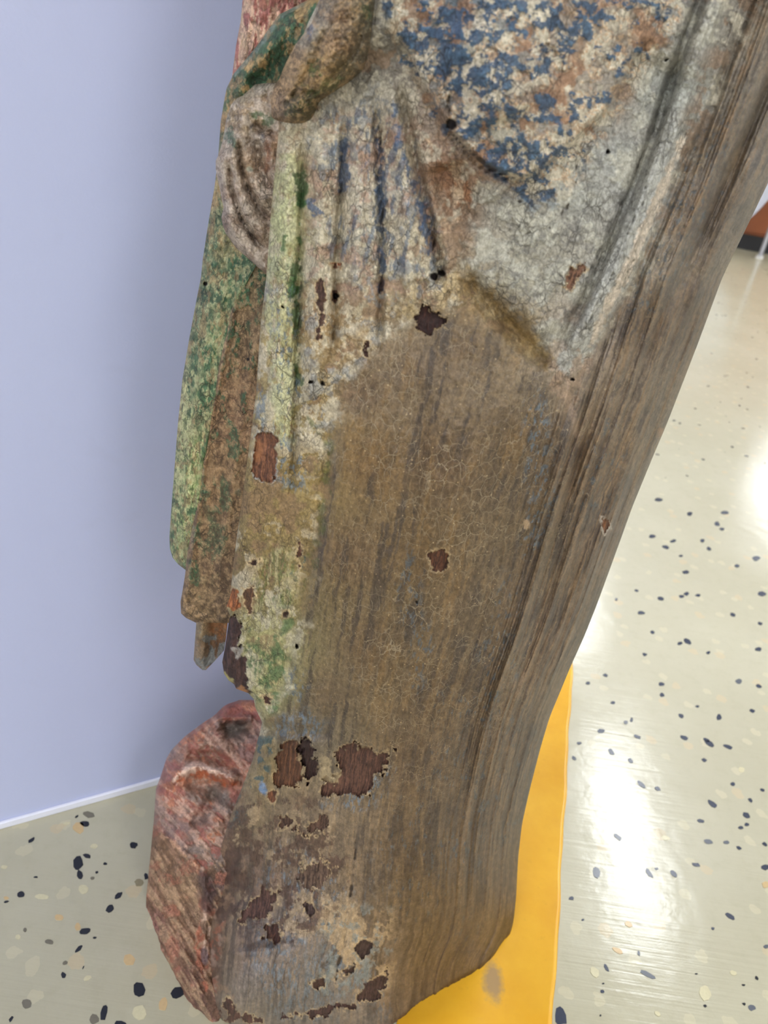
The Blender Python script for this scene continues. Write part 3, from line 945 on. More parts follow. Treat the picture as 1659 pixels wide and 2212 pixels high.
    wood([(690, 2186), (720, 2166), (760, 2172), (700, 2190), (640, 2200), (600, 2206), (610, 2192)], (80, 56, 50), 8, 6)
    wood([(484, 2170), (500, 2170), (560, 2200), (560, 2216), (500, 2210)], (92, 60, 50), 8, 6)
    wood([(685, 615), (698, 600), (704, 640), (698, 690), (690, 740), (680, 735), (690, 690)], (84, 60, 48), 3, 4, .0008)
    wood([(790, 740), (800, 735), (792, 768), (782, 762)], (72, 46, 36), 3, 3)
    wood([(716, 625), (728, 630), (730, 655), (718, 660)], (92, 62, 48), 3, 3)
    wood([(715, 570), (740, 566), (738, 580), (718, 584)], (150, 90, 58), 3, 3)
    wood([(1228, 590), (1266, 562), (1268, 575), (1248, 605), (1236, 628), (1222, 622)], (116, 84, 64), 4, 4)
    wood([(1302, 1120), (1316, 1124), (1318, 1142), (1308, 1152), (1300, 1140)], (128, 84, 54), 2, 3, rim=(210, 196, 178))
    wood([(640, 1200), (646, 1172), (652, 1190), (646, 1228)], (84, 56, 44), 2, 3, .0008)
    wood([(530, 1214), (560, 1208), (566, 1214), (540, 1222)], (66, 46, 38), 2, 3)
    wood([(612, 1320), (622, 1318), (622, 1334), (612, 1332)], (66, 44, 36), 1, 2)
    wood([(528, 1275), (548, 1264), (550, 1300), (540, 1325), (530, 1300)], (92, 66, 46), 3, 4, .0008)
    wood([(565, 1498), (590, 1508), (586, 1522), (570, 1524)], (76, 50, 42), 3, 4)
    wood([(498, 1262), (512, 1275), (518, 1310), (500, 1316), (490, 1306)], (156, 96, 56), 3, 3, .002, (70, 46, 38), rim=(180, 160, 120))
    wood([(480, 1335), (512, 1335), (524, 1365), (516, 1395), (528, 1425), (540, 1490), (520, 1500), (478, 1480), (470, 1430)], (70, 50, 44), 5, 5, .006, (44, 32, 30), rim=(170, 160, 126))
    p.paint(p.stroke([(484, 1450), (492, 1468), (506, 1474)], 5, 2, 2, 2), (156, 146, 96), .9)
    p.paint(p.stroke([(500, 1400), (520, 1405), (512, 1422)], 6, 2, 3, 3), (158, 150, 140), .85)
    p.paint(p.stroke([(508, 1488), (535, 1490)], 8, 2, 3, 3), (150, 108, 72), .9)
    p.paint(p.zone([(1128, 1125), (1142, 1120), (1146, 1138), (1134, 1146)], 2, 2, 2), (196, 166, 130))
    p.paint(p.stroke([(1430, 925), (1420, 950)], 7, 2, 3, 3), (160, 124, 92), .8)
    # small dark holes and knots
    for (u, v, r) in ((938, 598, 9), (955, 590, 7), (975, 268, 12), (724, 640, 6), (610, 663, 3), (672, 825, 4), (696, 828, 4), (900, 1300, 2), (1235, 820, 3), (1312, 327, 5), (1440, 130, 3), (640, 1395, 5)):
        d2 = np.hypot(U - u + p.wf * 3, V - v + p.wx * 2)
        m = sstep(r + 1.5, r - 1.5, d2)
        p.paint(m, (26, 18, 16))
        p.hgt -= m * .004
    # long splits
    for pts, w, c in (([(770, 1790), (765, 1880), (752, 1960), (745, 2040), (728, 2090), (720, 2150)], 1.6, (52, 42, 36)),
                      ([(962, 272), (1000, 315), (1060, 365), (1118, 388)], 3.2, (40, 34, 32)), ([(970, 175), (968, 250)], 2, (50, 42, 36)),
                      ([(1095, 420), (1130, 440), (1140, 490)], 2, (56, 48, 42)), ([(1180, 500), (1240, 430), (1248, 340)], 1.5, (70, 60, 50)),
                      ([(1270, 700), (1330, 580), (1370, 470), (1390, 440), (1400, 330)], 1.5, (78, 74, 68)), ([(1250, 640), (1330, 470), (1420, 260)], 1.5, (84, 80, 74)),
                      ([(1370, 470), (1420, 460)], 1.5, (78, 74, 68)), ([(820, 270), (822, 330)], 3, (40, 34, 32)), ([(826, 430), (824, 520)], 2, (50, 44, 40)),
                      ([(938, 460), (936, 590)], 2.5, (62, 46, 38)), ([(652, 560), (646, 800)], 1.6, (90, 92, 70)), ([(828, 590), (822, 640)], 4, (70, 50, 44))):
        m = p.stroke(pts, w, 1.5, 2, 2)
        p.paint(m, c, .9)
        p.hgt -= m * .0012
    # thin darker brown line where the base meets the floor
    p.hgt += (st2 - .5) * low * .0004
    p.hgt += (nB - .5) * .0006
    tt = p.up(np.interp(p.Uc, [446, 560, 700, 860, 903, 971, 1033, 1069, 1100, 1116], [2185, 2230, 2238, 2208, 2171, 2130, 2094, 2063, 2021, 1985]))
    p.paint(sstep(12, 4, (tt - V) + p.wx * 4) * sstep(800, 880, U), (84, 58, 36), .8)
    o = p.build('robe', statue, M_POLY, Y, depth=.15, ncol_back=40)
    o['label'] = 'brown varnished robe with blue and cream flaking folds'
robe()

def mantle():
    # far-left hanging fold, pale and dark green
    L = lerp_pts([(-60, 720), (0, 664), (32, 602), (98, 556), (159, 505), (192, 489), (225, 483), (261, 477), (330, 472), (400, 464), (470, 452), (560, 438), (600, 434), (650, 424), (730, 409),
                  (820, 394), (920, 384), (1010, 377), (1100, 370), (1160, 366), (1185, 367), (1205, 373), (1220, 386), (1232, 402)])
    R = lerp_pts([(-60, 760), (100, 660), (200, 630), (400, 615), (480, 600), (560, 560), (600, 540), (640, 518), (800, 478), (1000, 442), (1150, 422), (1232, 412)], 6)
    p = Patch(rowset(0, 1232, 2.2, -60), L, R, 110)
    U, V = p.U, p.V
    Yt = tps([(664, 0, .405), (720, 0, .392), (556, 98, .412), (640, 98, .392), (489, 192, .418), (600, 192, .405), (470, 350, .425), (600, 350, .415), (440, 560, .425), (540, 560, .412),
              (395, 820, .420), (470, 820, .405), (370, 1100, .420), (425, 1100, .402), (400, 1230, .418), (450, 1250, .405)])
    Y = p.up(Yt(p.Uc, p.Vc)).astype(np.float64)
    dl = np.clip((U - p.Lv[:, None]) / np.minimum(34, (p.Rv - p.Lv) * .6)[:, None], 0, 1)
    Y += .012 * (1 - np.sqrt(1 - (1 - dl) ** 2 + 1e-6))
    dr = np.clip((p.Rv[:, None] - U) / 14, 0, 1)
    Y += .006 * (1 - np.sqrt(1 - (1 - dr) ** 2 + 1e-6)) * sstep(560, 700, V)
    bot = np.clip((1232 - V) / 26, 0, 1)
    Y += .010 * (1 - np.sqrt(1 - (1 - bot) ** 2 + 1e-6))
    p.ridge([(655, 20), (600, 80), (540, 160), (500, 220)], 16, .004)
    p.ridge([(640, 100), (590, 160), (530, 180)], 24, -.006)
    p.ridge([(510, 560), (470, 780), (430, 1000), (412, 1150)], 10, -.002)
    p.ridge([(470, 600), (440, 780), (410, 960), (392, 1120)], 18, .002)
    nA, nB = fbm(U / 34, V / 46, 12, 5, .6), fbm(U / 14, V / 22, 18, 4, .6)
    nE = fbm(U / 24 + 40, V / 34 + 9, 30, 5, .62)
    nC = fbm(U / 70, V / 90, 24, 3)
    st = fbm(p.S * 22, V / 120, 3, 4, .6)
    p.base([(600, 60, 110, 112, 80), (540, 150, 118, 110, 82), (600, 150, 62, 84, 62), (500, 220, 150, 130, 96), (480, 350, 110, 116, 92), (465, 430, 120, 120, 90), (450, 560, 106, 116, 88), (520, 600, 84, 106, 76),
            (430, 680, 108, 118, 90), (480, 720, 80, 104, 70), (405, 820, 140, 134, 98), (440, 850, 96, 112, 78), (385, 950, 148, 146, 102), (425, 980, 112, 126, 78), (380, 1080, 150, 158, 106), (410, 1080, 140, 154, 98),
            (375, 1170, 140, 154, 100), (400, 1190, 104, 128, 92)])
    p.tone(1 + (st - .5) * .5)
    gz = np.clip(1 - sstep(760, 1000, V) * .75, 0, 1)
    p.paint(sstep(.47, .53, nA) * gz, (58, 92, 66), .8)
    p.paint(sstep(.56, .62, nE) * sstep(100, 240, V) * (1 - sstep(420, 640, V)), (172, 140, 96), .85)
    p.paint(sstep(.56, .62, nE) * (1 - sstep(150, 240, V)), (164, 134, 90), .8)
    p.paint(sstep(.60, .68, 1 - nE) * gz, (42, 70, 52), .7)
    p.paint(sstep(.56, .70, st) * sstep(700, 950, V), (176, 180, 130), .7)
    p.paint(sstep(.58, .68, nB) * sstep(500, 700, V), (156, 158, 116), .5)
    p.paint(sstep(.62, .70, nA) * sstep(800, 900, V), (74, 106, 72), .7)
    p.paint(p.zone([(600, 90), (660, 60), (650, 160), (600, 180), (530, 190), (505, 195), (540, 165)], 8, 10) * sstep(.3, .5, 1 - nE), (46, 74, 54), .85)
    p.paint(p.stroke([(664, 2), (602, 36), (556, 102), (506, 164), (492, 192)], 6, 3, 3, 3), (120, 132, 124), .6)
    p.paint(p.stroke([(412, 720), (394, 830), (386, 920)], 8, 5, 3, 3), (150, 142, 112), .6)
    nF = fbm(U / 8, V / 12, 37, 4, .7)
    p.paint(sstep(.56, .63, nF) * sstep(300, 420, V), (158, 154, 116), .65)
    p.paint(sstep(.60, .66, 1 - nF), (52, 72, 50), .5)
    pale = p.stroke([(410, 780), (396, 900), (386, 1020), (378, 1140)], 13, 8, 6) + p.stroke([(424, 960), (408, 1060), (398, 1160)], 10, 6, 5)
    p.paint(np.clip(pale, 0, 1) * sstep(.35, .55, nF), (184, 182, 134), .75)
    p.paint(sstep(.62, .68, fbm(U / 10 + 9, V / 20, 38, 4, .7)), (146, 118, 84), .5)
    m = sstep(6, 3, np.hypot(U - 444, V - 613))
    p.paint(m, (22, 18, 16)); p.hgt -= m * .003
    p.hgt += (sstep(.44, .56, nA) - .5) * .0009 + (nB - .5) * .0014
    p.gain = 1.15
    p.dark[...] = .8
    p.build('hanging_fold', statue, M_POLY, Y, depth=.03)['label'] = 'green hanging fold at the outer edge of the mantle'

    # inner hanging fold, tan with green scraps
    L = lerp_pts([(470, 560), (560, 525), (620, 508), (700, 490), (800, 466), (900, 446), (1000, 430), (1100, 418), (1200, 404), (1240, 400), (1260, 397), (1300, 390), (1325, 391), (1335, 402), (1346, 425)])
    R = lerp_pts([(470, 610), (600, 600), (700, 590), (850, 580), (950, 566), (1050, 550), (1200, 530), (1300, 520), (1346, 500)])
    p = Patch(rowset(470, 1346, 2.2), L, R, 76)
    U, V = p.U, p.V
    Yt = tps([(520, 560, .414), (590, 560, .410), (470, 800, .410), (560, 800, .402), (430, 1000, .408), (530, 1000, .400), (395, 1280, .410), (500, 1280, .402), (450, 1340, .41)])
    Y = p.up(Yt(p.Uc, p.Vc)).astype(np.float64)
    dl = np.clip((U - p.Lv[:, None]) / 18, 0, 1)
    Y += .008 * (1 - np.sqrt(1 - (1 - dl) ** 2 + 1e-6))
    p.ridge([(515, 600), (486, 740), (454, 900), (432, 1050), (412, 1210), (405, 1300)], 9, .0035)
    p.ridge([(545, 600), (520, 760), (492, 900), (470, 1060), (450, 1220)], 18, -.003)
    p.ridge([(555, 700), (535, 820), (512, 960), (490, 1120), (470, 1280)], 12, .002)
    p.ridge([(400, 1290), (440, 1325), (480, 1335)], 8, -.003)
    bot = np.clip((1346 - V) / 18, 0, 1)
    Y += .008 * (1 - np.sqrt(1 - (1 - bot) ** 2 + 1e-6))
    nA, nB = fbm(U / 30, V / 40, 13, 5, .6), fbm(U / 14, V / 22, 19, 4, .6)
    nE = fbm(U / 22 + 4, V / 36 + 9, 31, 5, .62)
    st = fbm(p.S * 14, V / 140, 5, 4, .6)
    p.base([(540, 560, 140, 118, 80), (550, 620, 120, 104, 72), (500, 700, 128, 104, 76), (540, 700, 130, 108, 80), (470, 850, 146, 116, 86), (520, 900, 134, 104, 78), (440, 1050, 140, 112, 82), (500, 1050, 134, 108, 78),
            (420, 1180, 136, 110, 80), (470, 1200, 116, 94, 70), (405, 1290, 146, 120, 88), (450, 1300, 130, 108, 80), (480, 1320, 112, 92, 70)])
    p.tone(1 + (st - .5) * .35 + (nB - .5) * .25)
    green = p.stroke([(560, 540), (545, 620), (520, 720), (505, 860), (490, 1000), (470, 1130), (440, 1260)], 34, 10, 14) * (1 - .35 * sstep(800, 1200, V))
    p.paint(green * sstep(.50, .55, nE), (50, 90, 64), .9)
    p.paint(p.stroke([(440, 960), (425, 1080), (415, 1200), (430, 1290)], 14, 5, 8) * sstep(.45, .5, nA), (52, 92, 66), .85)
    p.paint(p.stroke([(500, 560), (540, 570), (580, 600), (580, 640)], 40, 14, 14) * sstep(.42, .48, nE), (42, 76, 54), .85)
    p.paint(p.stroke([(512, 605), (484, 740), (452, 900), (430, 1050), (410, 1210)], 5, 2, 2, 2), (150, 130, 108), .7)
    p.paint(p.stroke([(468, 780), (445, 900), (425, 1030)], 3, 2, 2, 2), (110, 128, 124), .7)
    p.paint(p.zone([(490, 1180), (500, 1240), (490, 1330), (465, 1310), (470, 1220)], 8, 8), (92, 74, 60), .6)
    nF = fbm(U / 8, V / 11, 39, 4, .7)
    p.paint(sstep(.58, .64, nF), (160, 132, 100), .6)
    p.paint(sstep(.60, .66, 1 - nF), (86, 66, 50), .6)
    m = sstep(5, 2.5, np.hypot(U - 536, V - 776))
    p.paint(m, (22, 18, 16))
    p.hgt += (sstep(.47, .55, nE) * green) * .0006 + (nB - .5) * .0012
    p.dark[...] = .85
    p.build('hanging_fold', statue, M_POLY, Y, depth=.03)['label'] = 'tan hanging fold with scraps of green paint'

    # lowest tip of the folds
    L = lerp_pts([(1300, 428), (1345, 424), (1400, 420), (1425, 418), (1436, 424), (1448, 438)])
    R = lerp_pts([(1300, 500), (1345, 492), (1380, 488), (1405, 484), (1430, 462), (1448, 444)])
    p = Patch(rowset(1300, 1448, 2.2), L, R, 36)
    U, V = p.U, p.V
    Y = .418 + .0 * U
    dl = np.clip((U - p.Lv[:, None]) / 10, 0, 1)
    Y = Y + .006 * (1 - np.sqrt(1 - (1 - dl) ** 2 + 1e-6))
    p.ridge([(440, 1330), (436, 1380), (440, 1440)], 10, .004)
    p.ridge([(470, 1340), (458, 1400), (448, 1440)], 12, -.004)
    nB, nA = fbm(U / 14, V / 22, 18, 4, .6), fbm(U / 20, V / 26, 15, 4, .6)
    p.base([(430, 1360, 128, 114, 88), (430, 1420, 128, 112, 92), (455, 1340, 140, 110, 80), (465, 1390, 100, 72, 52), (480, 1380, 120, 84, 58), (450, 1440, 110, 84, 66)])
    p.tone(1 + (nB - .5) * .5)
    p.paint(sstep(.58, .64, nA), (112, 120, 122), .7)
    p.paint(sstep(.60, .66, 1 - nA) * sstep(445, 460, U), (140, 92, 58), .7)
    p.hgt += (nB - .5) * .0014
    p.dark[...] = .6
    p.build('hanging_fold', statue, M_POLY, Y, depth=.02)['label'] = 'short worn tip below the tan fold'

    # gathered drape loop beside the columns
    L = lerp_pts([(177, 590), (181, 545), (190, 524), (202, 509), (231, 496), (260, 488), (300, 482), (335, 472), (347, 466), (365, 466), (401, 473), (448, 483), (470, 478), (482, 480), (503, 487), (535, 509), (571, 546), (595, 576)])
    R = lerp_pts([(177, 612), (260, 620), (595, 596)])
    p = Patch(rowset(177, 595, 1.7), L, R, 90)
    U, V = p.U, p.V
    Y = p.up(tps([(540, 185, .412), (600, 180, .400), (490, 260, .410), (600, 260, .395), (468, 360, .410), (600, 360, .400), (480, 470, .408), (600, 470, .404), (545, 571, .408), (600, 571, .404)])(p.Uc, p.Vc)).astype(np.float64)
    dl = np.clip((U - p.Lv[:, None]) / 22, 0, 1)
    Y += .012 * (1 - np.sqrt(1 - (1 - dl) ** 2 + 1e-6))
    top = np.clip((V - 177) / 26, 0, 1)
    Y += .012 * (1 - np.sqrt(1 - (1 - top) ** 2 + 1e-6))
    def R_(pts, w, h, ends=True):
        p.ridge(pts, w * (1.25 if h > 0 else .8), h * 1.0, ends)
    R_([(478, 350), (488, 430), (508, 500), (545, 550), (580, 585)], 13, .004, False)
    R_([(492, 340), (500, 410), (520, 470), (555, 525), (584, 545)], 6, -.0055)
    R_([(503, 275), (504, 345), (516, 410), (540, 470), (585, 525)], 11, .006)
    R_([(516, 300), (518, 345), (532, 400), (560, 450), (588, 480)], 7, -.006)
    R_([(527, 215), (524, 300), (536, 370), (560, 415), (590, 450)], 12, .005)
    R_([(556, 300), (560, 360), (590, 410)], 10, -.004)
    R_([(584, 290), (588, 350), (592, 400)], 8, .003)
    R_([(545, 265), (570, 285), (596, 290)], 9, -.0045)
    R_([(577, 190), (572, 225), (588, 262)], 5, -.003)
    R_([(512, 225), (506, 265)], 6, -.003)
    nA, nB = fbm(U / 28, V / 30, 14, 5, .6), fbm(U / 12, V / 14, 20, 4, .6)
    nE = fbm(U / 20 + 4, V / 24 + 9, 32, 5, .62)
    p.base([(560, 190, 132, 128, 116), (520, 205, 136, 132, 116), (500, 250, 142, 124, 96), (570, 225, 160, 130, 98), (530, 240, 164, 138, 108), (545, 265, 140, 120, 88), (500, 300, 160, 142, 122), (560, 300, 112, 106, 104),
            (590, 310, 172, 138, 108), (475, 360, 160, 144, 130), (500, 380, 170, 154, 138), (540, 360, 172, 144, 116), (585, 390, 168, 144, 128), (490, 450, 160, 142, 128), (530, 460, 168, 150, 134), (560, 500, 160, 140, 122), (540, 550, 158, 138, 122), (575, 580, 150, 130, 112)])
    p.tone(1 + (nB - .5) * .45)
    p.paint(sstep(.58, .66, nA), (186, 172, 156), .55)
    p.paint(sstep(.60, .66, 1 - nA), (128, 102, 82), .5)
    p.paint(p.stroke([(488, 262), (496, 300), (510, 320)], 8, 4, 6, 4) * sstep(.4, .5, nE), (60, 92, 74), .8)
    p.paint(p.stroke([(540, 245), (570, 258), (596, 262)], 12, 4, 8, 4) * sstep(.42, .5, nE), (66, 90, 56), .8)
    p.paint(p.stroke([(545, 270), (560, 300), (565, 320)], 12, 4, 8, 4) * sstep(.45, .55, nE), (72, 78, 88), .8)
    p.paint(p.stroke([(575, 290), (580, 340), (572, 380)], 6, 3, 5, 4), (128, 84, 62), .7)
    p.paint(p.stroke([(536, 360), (546, 372)], 8, 2, 3), (156, 158, 138), .8)
    p.paint(p.stroke([(514, 300), (518, 350), (540, 420), (570, 470)], 4, 3, 4, 3), (112, 92, 72), .7)
    nF = fbm(U / 7, V / 8, 41, 4, .7)
    p.paint(sstep(.60, .68, nF), (184, 168, 152), .35)
    p.paint(sstep(.66, .72, 1 - nF), (110, 90, 76), .4)
    for pts in ([(490, 335), (498, 410), (518, 470), (552, 524), (582, 546)], [(515, 300), (518, 350), (532, 402), (560, 450), (588, 482)], [(500, 420), (530, 500), (575, 560)]):
        p.paint(p.stroke(pts, 1.6, 1.4, 2, 2), (70, 56, 46), .7)
    p.hgt += (nB - .5) * .0010 + (sstep(.46, .54, nA) - .5) * .0006
    p.dark[...] = .8
    p.build('gathered_drape', statue, M_POLY, Y, depth=.03)['label'] = 'pinkish tan loop of gathered drapery'

    # rolled sash above it
    L = lerp_pts([(-120, 715), (0, 690), (22, 686), (54, 670), (98, 637), (134, 618), (170, 603), (185, 592), (213, 581), (240, 579), (255, 584), (268, 602)])
    R = lerp_pts([(-120, 830), (0, 818), (90, 804), (152, 786), (181, 750), (217, 692), (245, 682), (262, 674), (268, 660)], 5)
    p = Patch(rowset(0, 268, 1.8, -120), L, R, 100)
    U, V = p.U, p.V
    Y = p.up(tps([(700, 0, .366), (760, 0, .352), (820, 0, .362), (640, 100, .378), (720, 100, .352), (800, 100, .362), (605, 170, .388), (680, 170, .358), (760, 170, .366), (585, 230, .392), (640, 230, .368), (684, 230, .372)])(p.Uc, p.Vc)).astype(np.float64)
    for dd, amp in ((np.clip((U - p.Lv[:, None]) / 34, 0, 1), .016), (np.clip((p.Rv[:, None] - U) / 26, 0, 1), .014), (np.clip((268 - V) / 22, 0, 1), .012)):
        Y += amp * (1 - np.sqrt(1 - (1 - dd) ** 2 + 1e-6))
    p.ridge([(690, 40), (660, 110), (630, 180)], 14, .004)
    p.ridge([(705, 60), (680, 130), (640, 200), (610, 235)], 6, -.003)
    p.ridge([(790, 30), (770, 110), (700, 190)], 7, -.003)
    p.ridge([(590, 200), (630, 205), (690, 200)], 5, -.003)
    p.ridge([(600, 185), (596, 215), (606, 250)], 6, -.0025)
    p.ridge([(745, 20), (720, 90), (680, 160), (650, 220)], 14, -.002)
    nA, nB = fbm(U / 32, V / 34, 16, 5, .6), fbm(U / 13, V / 14, 22, 4, .6)
    nE = fbm(U / 26 + 4, V / 26 + 9, 34, 5, .62)
    p.base([(690, 40, 140, 132, 116), (660, 70, 150, 144, 128), (740, 40, 128, 104, 78), (720, 90, 118, 92, 66), (800, 40, 104, 102, 84), (640, 140, 160, 132, 94), (690, 160, 156, 124, 82), (740, 150, 100, 88, 60), (780, 130, 104, 98, 84),
            (600, 220, 156, 130, 104), (640, 220, 110, 92, 56), (670, 235, 74, 72, 44), (590, 250, 150, 124, 96)])
    p.tone(1 + (nB - .5) * .5)
    p.paint(sstep(.56, .62, nA) * p.zone([(610, 110), (720, 110), (700, 200), (590, 210)], 20, 8), (178, 144, 102), .65)
    p.paint(p.stroke([(680, 90), (684, 170), (676, 220), (640, 232), (620, 240)], 15, 6, 12, 6) * sstep(.40, .48, nE), (66, 84, 44), .8)
    p.paint(p.stroke([(760, 150), (720, 180), (690, 200)], 18, 8, 10) * sstep(.4, .5, nA), (72, 84, 48), .7)
    p.paint(p.zone([(610, 208), (690, 205), (684, 262), (620, 262)], 8, 8, 4) * sstep(.42, .52, nE), (58, 58, 34), .75)
    p.paint(p.stroke([(672, 50), (668, 90)], 9, 3, 5), (70, 84, 112), .6)
    p.paint(p.stroke([(785, 10), (800, 40)], 14, 5, 8), (66, 92, 60), .7)
    p.paint(sstep(.58, .64, 1 - nA) * p.zone([(700, 20), (780, 20), (760, 110), (700, 120)], 14, 8), (98, 70, 50), .6)
    nF = fbm(U / 7, V / 8, 42, 4, .7)
    p.paint(sstep(.58, .64, nF), (178, 146, 106), .5)
    p.paint(sstep(.60, .66, 1 - nF), (82, 66, 46), .6)
    p.hgt += (nB - .5) * .0018 + (sstep(.46, .54, nA) - .5) * .0008
    p.dark[...] = .7
    p.build('rolled_sash', statue, M_POLY, Y, depth=.03)['label'] = 'tan and green rolled end of the sash'

    # red sleeve behind, upper left
    L = lerp_pts([(-400, 566), (0, 524), (45, 520), (98, 510), (160, 502), (230, 494)])
    R = lerp_pts([(-400, 760), (0, 720), (230, 640)])
    p = Patch(rowset(0, 230, 2.0, -400), L, R, 90)
    U, V = p.U, p.V
    Y = .425 + 0 * U
    dl = np.clip((U - p.Lv[:, None]) / 60, 0, 1)
    Y = Y + .022 * (1 - np.sqrt(1 - (1 - dl) ** 2 + 1e-6))
    st = fbm(p.S * 26, V / 46, 6, 4, .6)
    nB = fbm(U / 10, V / 16, 21, 4, .6)
    nA = fbm(U / 9, V / 40, 26, 4, .6)
    p.base([(530, 50, 196, 162, 138), (600, 50, 190, 150, 128), (560, 100, 194, 156, 132), (520, 150, 196, 164, 138)])
    p.tone(1 + (nB - .5) * .35)
    p.paint(sstep(.56, .62, nA), (152, 84, 80), .8)
    p.paint(sstep(.62, .7, 1 - nA) * sstep(.5, .6, nB), (206, 178, 146), .7)
    p.paint(sstep(.66, .72, 1 - nB), (122, 88, 66), .5)
    p.hgt += (st - .5) * .003 + (nB - .5) * .0012
    p.dark[...] = .7
    p.build('sleeve', statue, M_POLY, Y, depth=.06)['label'] = 'red and cream streaked sleeve'
mantle()

def rock():
    L = lerp_pts([(1512, 524), (1515, 508), (1520, 490), (1532, 476), (1545, 464), (1560, 440), (1590, 400), (1620, 370), (1640, 359), (1680, 346), (1703, 337), (1775, 332), (1866, 323), (1938, 316), (1990, 314), (2420, 300)], 5)
    R = lerp_pts([(1512, 566), (1560, 640), (1640, 640), (1800, 600), (1900, 560), (2420, 540)], 5)
    p = Patch(rowset(1512, 2212, 1.9, None, 2420), L, R, 150)
    U, V = p.U, p.V
    ct = [(317, 1960), (336, 2014), (354, 2065), (380, 2112), (398, 2150), (427, 2182), (474, 2206)]
    Yt = tps([(u, v, gy(u, v)) for u, v in ct] + [(330, 2150, .40), (420, 2330, .345), (520, 2350, .335), (540, 2206, .35), (430, 1888, .392), (387, 1840, .405), (336, 1786, .432), (430, 2020, .378), (370, 1950, .400), (320, 1880, .424),
        (345, 1690, .450), (440, 1570, .482), (530, 1516, .505), (560, 1560, .485), (540, 1640, .455), (480, 1750, .425), (470, 1850, .398), (600, 1700, .43), (400, 1700, .440), (510, 1950, .385), (500, 2080, .368)])
    Y = p.up(Yt(p.Uc, p.Vc)).astype(np.float64)
    dl = np.clip((U - p.Lv[:, None]) / 24, 0, 1)
    Y += .014 * (1 - np.sqrt(1 - (1 - dl) ** 2 + 1e-6)) * (1 - sstep(1880, 1950, V))
    top = np.clip((V - 1512) / 20, 0, 1)
    Y += .012 * (1 - np.sqrt(1 - (1 - top) ** 2 + 1e-6))
    R_ = p.ridge
    R_([(365, 1700), (385, 1668), (420, 1656), (470, 1668), (520, 1690)], 13, .007)
    R_([(400, 1690), (440, 1700), (480, 1720)], 20, -.007)
    R_([(470, 1548), (510, 1552), (550, 1552)], 8, .004)
    R_([(480, 1562), (500, 1580), (545, 1566)], 12, -.008)
    R_([(468, 1560), (478, 1600), (495, 1640)], 8, .004)
    R_([(400, 1640), (450, 1630), (500, 1640)], 14, -.004)
    R_([(470, 1700), (440, 1750), (410, 1790)], 12, -.004)
    R_([(500, 1740), (470, 1780), (440, 1800)], 12, .003)
    R_([(332, 1780), (387, 1836), (437, 1888), (446, 1940), (442, 2040), (470, 2120)], 8, .003)
    nA, nB = fbm(U / 34, V / 34, 17, 5, .6), fbm(U / 13, V / 15, 23, 4, .6)
    ang = .9
    a, b = U * math.cos(ang) + V * math.sin(ang), -U * math.sin(ang) + V * math.cos(ang)
    d1 = fbm((U + V) / 60, (U - V) / 14, 27, 4, .6)          # brush streaks up to the right
    d2 = fbm((U * .85 - V * .5) / 11, (U * .5 + V * .85) / 70, 35, 4, .6)
    p.base([(540, 1525, 134, 88, 80), (500, 1540, 138, 92, 78), (440, 1580, 130, 92, 78), (520, 1585, 100, 84, 74), (540, 1620, 146, 98, 84), (400, 1610, 126, 92, 80), (360, 1660, 122, 84, 74), (440, 1630, 122, 100, 82), (420, 1660, 160, 118, 98), (500, 1680, 150, 92, 66),
            (370, 1720, 146, 92, 74), (430, 1710, 126, 104, 90), (480, 1730, 110, 102, 94), (345, 1760, 120, 78, 70), (420, 1770, 134, 100, 86), (470, 1790, 132, 102, 88), (380, 1800, 122, 84, 74), (430, 1840, 116, 98, 86), (480, 1850, 104, 90, 82), (460, 1920, 86, 68, 66),
            (350, 1840, 136, 106, 82), (340, 1920, 134, 102, 82), (400, 1920, 134, 106, 82), (380, 1990, 128, 100, 76), (430, 2000, 140, 112, 92), (420, 2070, 120, 92, 74), (445, 2060, 152, 108, 88), (400, 2120, 112, 78, 64), (450, 2160, 100, 74, 64), (480, 2190, 108, 78, 70), (330, 2000, 132, 90, 82)])
    p.tone(1 + (nB - .5) * .45)
    topf = p.zone([(520, 1500), (600, 1500), (600, 1700), (500, 1850), (440, 1880), (387, 1836), (325, 1780), (330, 1650), (420, 1540)], 6, 6)
    side = 1 - topf
    p.paint(topf * sstep(.54, .62, d1), (172, 140, 122), .6)
    p.paint(topf * sstep(.56, .64, 1 - d1) * sstep(.4, .55, nA), (132, 76, 66), .7)
    p.paint(topf * sstep(.62, .70, nA) * sstep(.45, .55, d1), (158, 98, 70), .7)
    p.paint(topf * sstep(.64, .72, 1 - nA), (104, 92, 88), .5)
    p.paint(p.stroke([(372, 1700), (392, 1668), (425, 1656), (470, 1664), (520, 1684)], 9, 4, 4, 4) * sstep(.35, .5, nB), (196, 168, 150), .8)
    p.paint(p.stroke([(385, 1685), (420, 1672), (450, 1676), (490, 1694), (520, 1700)], 8, 3, 5, 4) * sstep(.35, .5, 1 - nB), (158, 82, 50), .85)
    p.paint(p.zone([(478, 1564), (540, 1560), (520, 1580), (492, 1600)], 5, 4), (112, 104, 98), .8)
    p.paint(p.stroke([(478, 1560), (510, 1562), (552, 1562)], 4, 2, 2, 2), (66, 50, 46), .8)
    p.paint(p.zone([(395, 1690), (450, 1690), (480, 1715), (430, 1740), (395, 1730)], 8, 8), (122, 112, 104), .6)
    p.paint(p.stroke([(470, 1560), (480, 1580), (492, 1602)], 4, 2, 3), (184, 158, 142), .7)
    p.paint(side * sstep(.52, .62, d2), (158, 130, 102), .6)
    p.paint(side * sstep(.56, .66, 1 - d2), (94, 70, 52), .65)
    p.paint(side * sstep(.64, .72, nA), (150, 92, 74), .5)
